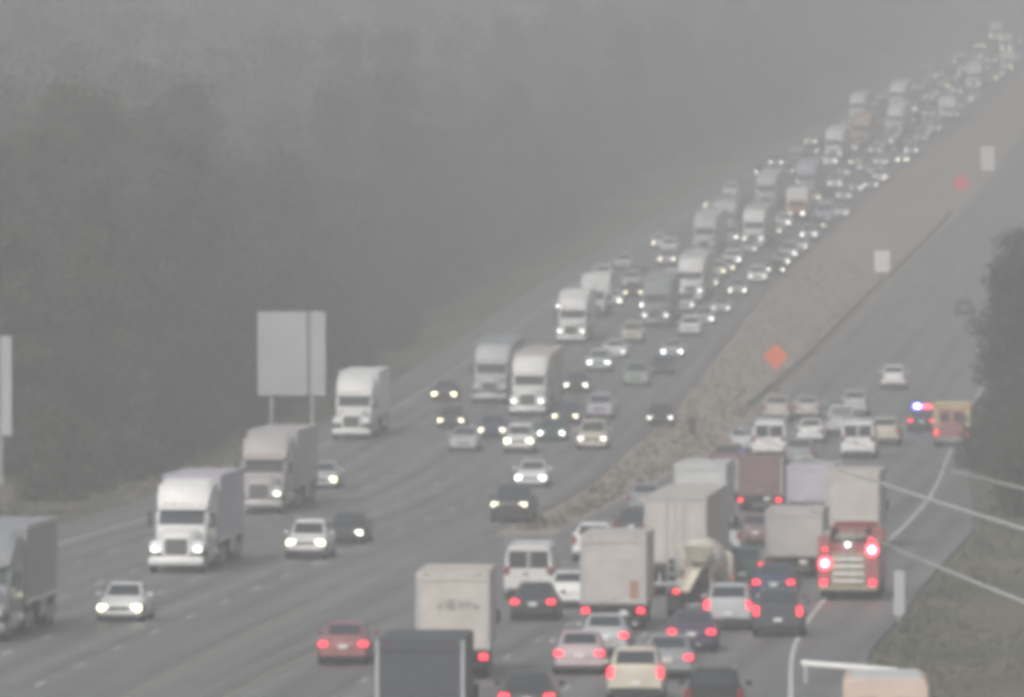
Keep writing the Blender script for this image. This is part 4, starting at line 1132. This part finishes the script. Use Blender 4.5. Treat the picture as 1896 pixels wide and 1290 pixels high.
r = empty('marker_post', (11.55, 552, ground_z(11.55, 552)))
tag(r, 'dark upright marker in the bare median near the black car', 'marker post')
link('post', MB().box(-.05, .05, -.05, .05, -.4, 1.5).mesh('post'), WOOD, r)
link('marker_plate', MB().box(-.24, .24, -.075, -.052, .35, 1.45, .008).mesh('marker_plate'), DARKP, r)
r = empty('marker_post', (15.1, 336.5, ground_z(15.1, 336.5)))
tag(r, 'whitish upright marker at the shoulder right behind the fire engine', 'marker post')
link('post', MB().box(-.05, .05, -.05, .05, -.4, 2.0).mesh('post'), STEEL, r)
link('marker_plate', MB().box(-.21, .21, -.075, -.052, .25, 2.0, .008).mesh('marker_plate'), SIGNB, r)

def guardrail(f, y0, y1, step, label, side=1):
    r = empty('guardrail', (f(y0), y0, g(y0)))
    o = Vector((f(y0), y0, g(y0)))
    tag(r, label, 'guardrail')
    prof = [(0, .42), (.05, .48), (.05, .54), (0, .58), (0, .62), (.05, .66), (.05, .72), (0, .78), (-.012, .78), (.036, .72), (.036, .66), (-.014, .62), (-.014, .58), (.036, .54), (.036, .48), (-.012, .42)]
    rings = []
    k = max(1, int((y1 - y0) / 8))
    for i in range(k + 1):
        Y = y0 + (y1 - y0) * i / k
        rings.append([(f(Y) + side * a - o.x, Y - o.y, g(Y) + z - o.z) for a, z in prof])
    link('beam', MB().loft(rings).mesh('beam', 30), WEATHERED, r)
    pm = MB().box(-.07, .07, -.09, .09, -.5, .76).mesh('post')
    Y = y0 + .4
    while Y < y1:
        q = link('post', pm, WEATHERED, r)
        q.location = (f(Y) - side * .11 - o.x, Y - o.y, g(Y) - o.z)
        Y += step
guardrail(lambda Y: n_l(Y) - .75, 585, 1010, 4.0, 'long steel guardrail along the median edge of the empty carriageway')
# short rail that closes off the verge beside the delivery truck
r = empty('end_rail', (9.75, 291, g(291)))
tag(r, 'short pale rail beside the peach delivery truck at the lower right', 'guardrail')
link('beam', MB().loft([[(x, -x * .3 + a, z - .06 * x) for a, z in ((-.03, .60), (-.05, .66), (-.03, .78), (.0, .78), (.0, .60))] for x in (0, 1, 2.0, 3.2)]).mesh('beam'), WSIGN, r)
for x in (.15, 1.55, 2.95):
    link('post', MB().box(x - .06, x + .06, -x * .3 + .003, -x * .3 + .14, -.4, .72 - .06 * x).mesh('post'), STEEL, r)

# overhead wires: from a mast right of the camera across the road to a pole in the wood
CABLE = mat('cable_grey', (.16,.16,.16), .6, 0, 0)
PALE_WIRE = mat('cable_pale_stretch', (.5,.5,.49), .5, 0, 0)
def wire(dz, label, y1, rad=.034):
    def run(ya, yb, n_):
        out = []
        for i in range(n_ + 1):
            Y = ya + (yb - ya) * i / n_
            q = Y - 160
            out.append((9.48 - .0264 * q, Y, 15.7 + dz - .0291 * q + 4.16e-5 * q * q))
        return out
    o = link('overhead_wire', MB().tube(run(118, 905, 60), .009, 5).mesh('overhead_wire', 60), CABLE)
    tag(o, label, 'wire')
    link('added_pale_stretch', MB().tube(run(119, y1, 20), [rad] * 12 + [rad * (1 - .07 * k) for k in range(1, 10)], 8).mesh('added_pale_stretch', 60), PALE_WIRE, o)  # added so the near wire stands out pale and fades leftwards
wire(0, 'middle one of the three wires sagging in from the right edge', 285)
wire(-1.35, 'lowest of the three wires sagging in from the right edge', 205)
wire(.75, 'uppermost of the three wires sagging in from the right edge', 178, .028)
def pole(X, Y, ztop, label):
    z = ground_z(X, Y)
    r = empty('utility_pole', (X, Y, z))
    tag(r, label, 'utility pole')
    link('mast', MB().cyl((0, 0, -1), (0, 0, ztop - z), .17, .11, 12).mesh('mast', 40), WOOD, r)
    link('crossarm', MB().box(-1.0, 1.0, -.06, .06, ztop - z - 1.0, ztop - z - .85).mesh('crossarm'), WOOD, r)
pole(-10.2, 906, 18.6, 'wooden utility pole among the trees where the wires end')

# ------------------------------------------------------------------ trees
def leafmat(name, rgb):
    m = mat(name, rgb, .75, 0, .45, .5)
    return m
LEAF = [leafmat('leaf_green', (.036,.046,.026)), leafmat('leaf_olive', (.045,.050,.029)), leafmat('leaf_dark', (.028,.036,.023))]
BARK = mat('bark', (.075,.065,.055), .9, 0, .35, 3)
def make_tree(seed, H, R, nleaf, low=.12):
    rnd_ = random.Random(seed)
    trunk = MB()
    bend = [(0, 0, -.6)]
    x = y = 0
    for k in range(1, 7):
        x += rnd_.uniform(-.25, .25); y += rnd_.uniform(-.25, .25)
        bend.append((x, y, H * .86 * k / 6))
    trunk.tube(bend, [.30 * (1 - k / 7.5) for k in range(7)], 8)
    clumps = []
    nl = 26
    for k in range(nl):
        t_ = low + (1 - low) * (k + rnd_.random()) / nl
        zz = H * t_
        prof = math.sin(math.pi * min(1, (t_ * .82 + .16))) ** .7
        a = k * 2.4 + rnd_.uniform(-.5, .5)
        rr = R * prof * rnd_.uniform(.45, 1.0)
        zb = max(.8, zz - rr * .5)
        kk = min(5, int(zb / (H * .86) * 6)); bx, by = bend[kk][0], bend[kk][1]
        tip = (bx + rr * math.cos(a), by + rr * math.sin(a), zz)
        if zb < H * .82:
            mid = ((bx + tip[0]) / 2, (by + tip[1]) / 2, (zb + zz) / 2 + .2)
            trunk.tube([(bx, by, zb), mid, tip], [.09, .06, .025], 5)
        cr = R * rnd_.uniform(.26, .46)
        clumps.append((tip, cr, cr * rnd_.uniform(.55, .8)))
        clumps.append(((bx + rr * .45 * math.cos(a + .4), by + rr * .45 * math.sin(a + .4), zz + rnd_.uniform(-.5, .8)), cr * .9, cr * .6))
    vs, fs = [], []
    for i in range(nleaf):
        (cx, cy_, cz), cr, ch = clumps[rnd_.randrange(len(clumps))]
        a = rnd_.uniform(0, 6.283); u = rnd_.uniform(-1, 1); q = rnd_.random() ** .4
        s_ = math.sqrt(1 - u * u)
        px, py, pz = cx + cr * q * s_ * math.cos(a), cy_ + cr * q * s_ * math.sin(a), cz + ch * q * u
        sz = rnd_.uniform(.10, .22)
        n_ = Vector((rnd_.gauss(0, .6), rnd_.gauss(0, .6), rnd_.gauss(.4, .7))).normalized()
        e1 = n_.orthogonal().normalized(); e2 = n_.cross(e1)
        th = rnd_.uniform(0, 6.283)
        f1 = e1 * math.cos(th) + e2 * math.sin(th); f2 = n_.cross(f1)
        c = Vector((px, py, pz)); o = len(vs)
        vs += [tuple(c - f1 * sz * 1.5), tuple(c - f2 * sz * .7), tuple(c + f1 * sz * 1.5), tuple(c + f2 * sz * .7)]
        fs.append((o, o + 1, o + 2, o + 3))
    cm = bpy.data.meshes.new('crown'); cm.from_pydata(vs, [], fs); cm.update()
    cm.materials.append(None)
    tm = trunk.mesh('trunk', 60); tm.materials.append(BARK)
    return tm, cm
TREES = [make_tree(11, 17, 4.6, 9000, .08), make_tree(12, 19.5, 5.0, 9500, .10), make_tree(13, 15, 4.4, 8500, .05), make_tree(14, 21, 4.4, 9500, .14), make_tree(15, 13, 4.0, 8000, .04), make_tree(16, 18, 5.4, 9500, .1)]
SHRUBS = [make_tree(21, 5.0, 2.3, 3500, .03), make_tree(22, 4.0, 2.6, 3200, .03)]
def tree(X, Y, k, s, label, group, shrub=False, rnd_=random):
    tm, cm = (SHRUBS if shrub else TREES)[k]
    r = empty('shrub' if shrub else 'broadleaf_tree', (X, Y, ground_z(X, Y) - .05), rnd_.uniform(0, 6.283))
    r.scale = (s * rnd_.uniform(.9, 1.1), s * rnd_.uniform(.9, 1.1), s)
    tag(r, label, 'shrub' if shrub else 'tree', group)
    link('stems' if shrub else 'trunk', tm, None, r)
    c = link('crown', cm, None, r)
    c.material_slots[0].link = 'OBJECT'
    c.material_slots[0].material = LEAF[rnd_.randrange(3)]
    return r
RT = random.Random(5)
count = 0
SIGNS = [(-14.55, 570), (-30.6, 500), (-10.2, 906)]
Y = 372.0
while Y < 2000:
    gap = 7 if Y < 700 else 9 if Y < 1000 else 14 if Y < 1400 else 20
    xl = -.0592 * Y - 9
    off = 9.0 + RT.uniform(0, 5)
    row = 0
    while True:
        X = p_l(Y) - off
        if X < xl or row > (1 if Y < 1400 else 2):
            break
        yy = Y + RT.uniform(-3, 3)
        blocked = any(abs(X - .0001 - (sx * yy / sy)) < 6.5 and yy < sy + 6 for sx, sy in SIGNS[:2])
        if not blocked:
            if row == 0:
                lab, grp = 'hazy broadleaf tree in the front row of the wood left of the road', 'front row trees of the wood'
            else:
                lab, grp = 'hazy broadleaf tree deeper inside the wood left of the road', 'inner trees of the wood'
            tree(X, yy, RT.randrange(6), RT.uniform(.82, 1.12) * (1 if row else .92), lab, grp, rnd_=RT)
            count += 1
        off += RT.uniform(7, 10.5) * (1 if Y < 900 else 1.5)
        row += 1
    Y += gap
Y = 380.0
while Y < 760:
    X = p_l(Y) - RT.uniform(5.5, 7.5)
    if not any(abs(X - sx * Y / sy) < 3.6 and Y < sy + 3 for sx, sy in SIGNS[:2]):
        tree(X, Y, RT.randrange(2), RT.uniform(.55, 1.0), 'low leafy shrub at the foot of the wood left of the road', 'shrubs along the wood', True, RT)
    Y += RT.uniform(9, 16)
for (X, Y, k, s, lab) in ((30.0, 512, 2, .80, 'dark leafy tree right of the rescue truck, nearest the road'),
                          (32.6, 546, 5, .72, 'dark broad tree behind the tree beside the rescue truck'),
                          (29.0, 474, 4, .60, 'low dark tree at the right edge below the others'),
                          (38.2, 600, 0, .66, 'dark tree second behind the rescue truck on the right verge'),
                          (43.0, 668, 1, .60, 'upper dark tree at the right edge of the picture'),
                          (33.8, 515, 0, .78, 'dark tree cut off by the right edge, beside the rescue truck')):
    tree(X, Y, k, s, lab, 'trees on the right verge', rnd_=RT)
for (X, Y, s, lab) in ((28.6, 492, .72, 'dark shrub in front of the trees right of the rescue truck'), (27.4, 462, .5, 'small dark shrub on the right verge below the trees'), (31.9, 545, .9, 'dark shrub right behind the rescue truck'), (28.9, 480, .8, 'rounded shrub under the low dark tree at the right'), (28.2, 503, .8, 'dark shrub closest to the rescue truck, at the pavement edge'), (26.3, 447, .7, 'lowest dark shrub on the right verge, between the wires')):
    tree(X, Y, RT.randrange(2), s, lab, 'shrubs on the right verge', True, RT)

# the wood goes on up the hillside behind: one far mass of foliage
RW = random.Random(31)
vs, fs = [], []
for i in range(420):
    Y = RW.uniform(640, 2050)
    xl, xr = -.0595 * Y - 12, p_l(Y) - (30 if Y < 1000 else 22)
    if xr < xl: continue
    X = RW.uniform(xl, xr)
    z0, H, R = ground_z(X, Y), RW.uniform(15, 23), RW.uniform(4.5, 6.5)
    sub = [(RW.gauss(0, .42) * R, RW.gauss(0, .42) * R, H * RW.uniform(.25, 1.0), R * RW.uniform(.3, .5)) for _ in range(22)]
    for k in range(620):
        sx, sy, sz, sr = sub[RW.randrange(22)]
        a = RW.uniform(0, 6.283); u = RW.uniform(-1, 1); q = sr * RW.random() ** .4
        s_ = math.sqrt(1 - u * u)
        c = Vector((X + sx + q * s_ * math.cos(a), Y + sy + q * s_ * math.sin(a), z0 + sz + q * .7 * u))
        n_ = Vector((RW.gauss(0, .7), RW.gauss(-.3, .7), RW.gauss(.3, .7))).normalized()
        f1 = n_.orthogonal().normalized() * RW.uniform(.3, .55); f2 = n_.cross(f1) * .6
        o = len(vs)
        vs += [tuple(c - f1), tuple(c - f2), tuple(c + f1), tuple(c + f2)]
        fs.append((o, o + 1, o + 2, o + 3))
wm = bpy.data.meshes.new('far_woodland'); wm.from_pydata(vs, [], fs); wm.update()
tag(link('far_woodland', wm, LEAF[0]), 'far hazy wood covering the hillside left of the road', 'woodland', kind='stuff')

# ------------------------------------------------------------------ grass tufts on the median and the verges
RG = random.Random(9)
vs, fs = [], []
for i in range(15000):
    Y = 250 + 650 * RG.random() ** 1.3
    k = RG.random()
    if k < .16:
        a, b = e_s(Y) + .4, n_l(Y) - .4
        if b - a < .4 or Y < 425: continue
        X = RG.uniform(a, b)
    elif k < .72:
        X = sh_r(Y) + .4 + RG.random() ** 1.4 * 16
    else:
        X = p_l(Y) - .5 - RG.random() * 9
    z = ground_z(X, Y)
    hh = RG.uniform(.10, .34)
    for q in range(3):
        a = RG.uniform(0, 6.283); wd = RG.uniform(.06, .14); lx, ly = RG.uniform(-.15, .15), RG.uniform(-.15, .15)
        o = len(vs)
        ox, oy = RG.uniform(-.15, .15), RG.uniform(-.15, .15)
        vs += [(X + ox - wd * math.cos(a), Y + oy - wd * math.sin(a), z - .05), (X + ox + wd * math.cos(a), Y + oy + wd * math.sin(a), z - .05), (X + ox + lx, Y + oy + ly, z + hh)]
        fs.append((o, o + 1, o + 2))
gm2 = bpy.data.meshes.new('grass'); gm2.from_pydata(vs, [], fs); gm2.update()
GRASS = mat('grass_blades', (.105,.104,.072), .9, 0, .5, .12)
tag(link('grass', gm2, GRASS), 'dry tufts of grass on the median and the verges', 'grass', kind='stuff')

# ------------------------------------------------------------------ haze: one closed box of even, pale air
hm = bpy.data.materials.new('haze_air')
hm.use_nodes = True
t = hm.node_tree
t.nodes.clear()
out = t.nodes.new('ShaderNodeOutputMaterial')
pv = t.nodes.new('ShaderNodeVolumePrincipled')
pv.inputs['Color'].default_value = (.70, .709, .713, 1)
pv.inputs['Density'].default_value = HAZE
pv.inputs['Anisotropy'].default_value = 0.0
t.links.new(pv.outputs[0], out.inputs['Volume'])
hz = link('haze', MB().box(-1120, 1140, -30, 2720, -6, 92).mesh('haze'), hm)
tag(hz, 'thin grey haze over the whole road', None, None, 'stuff')
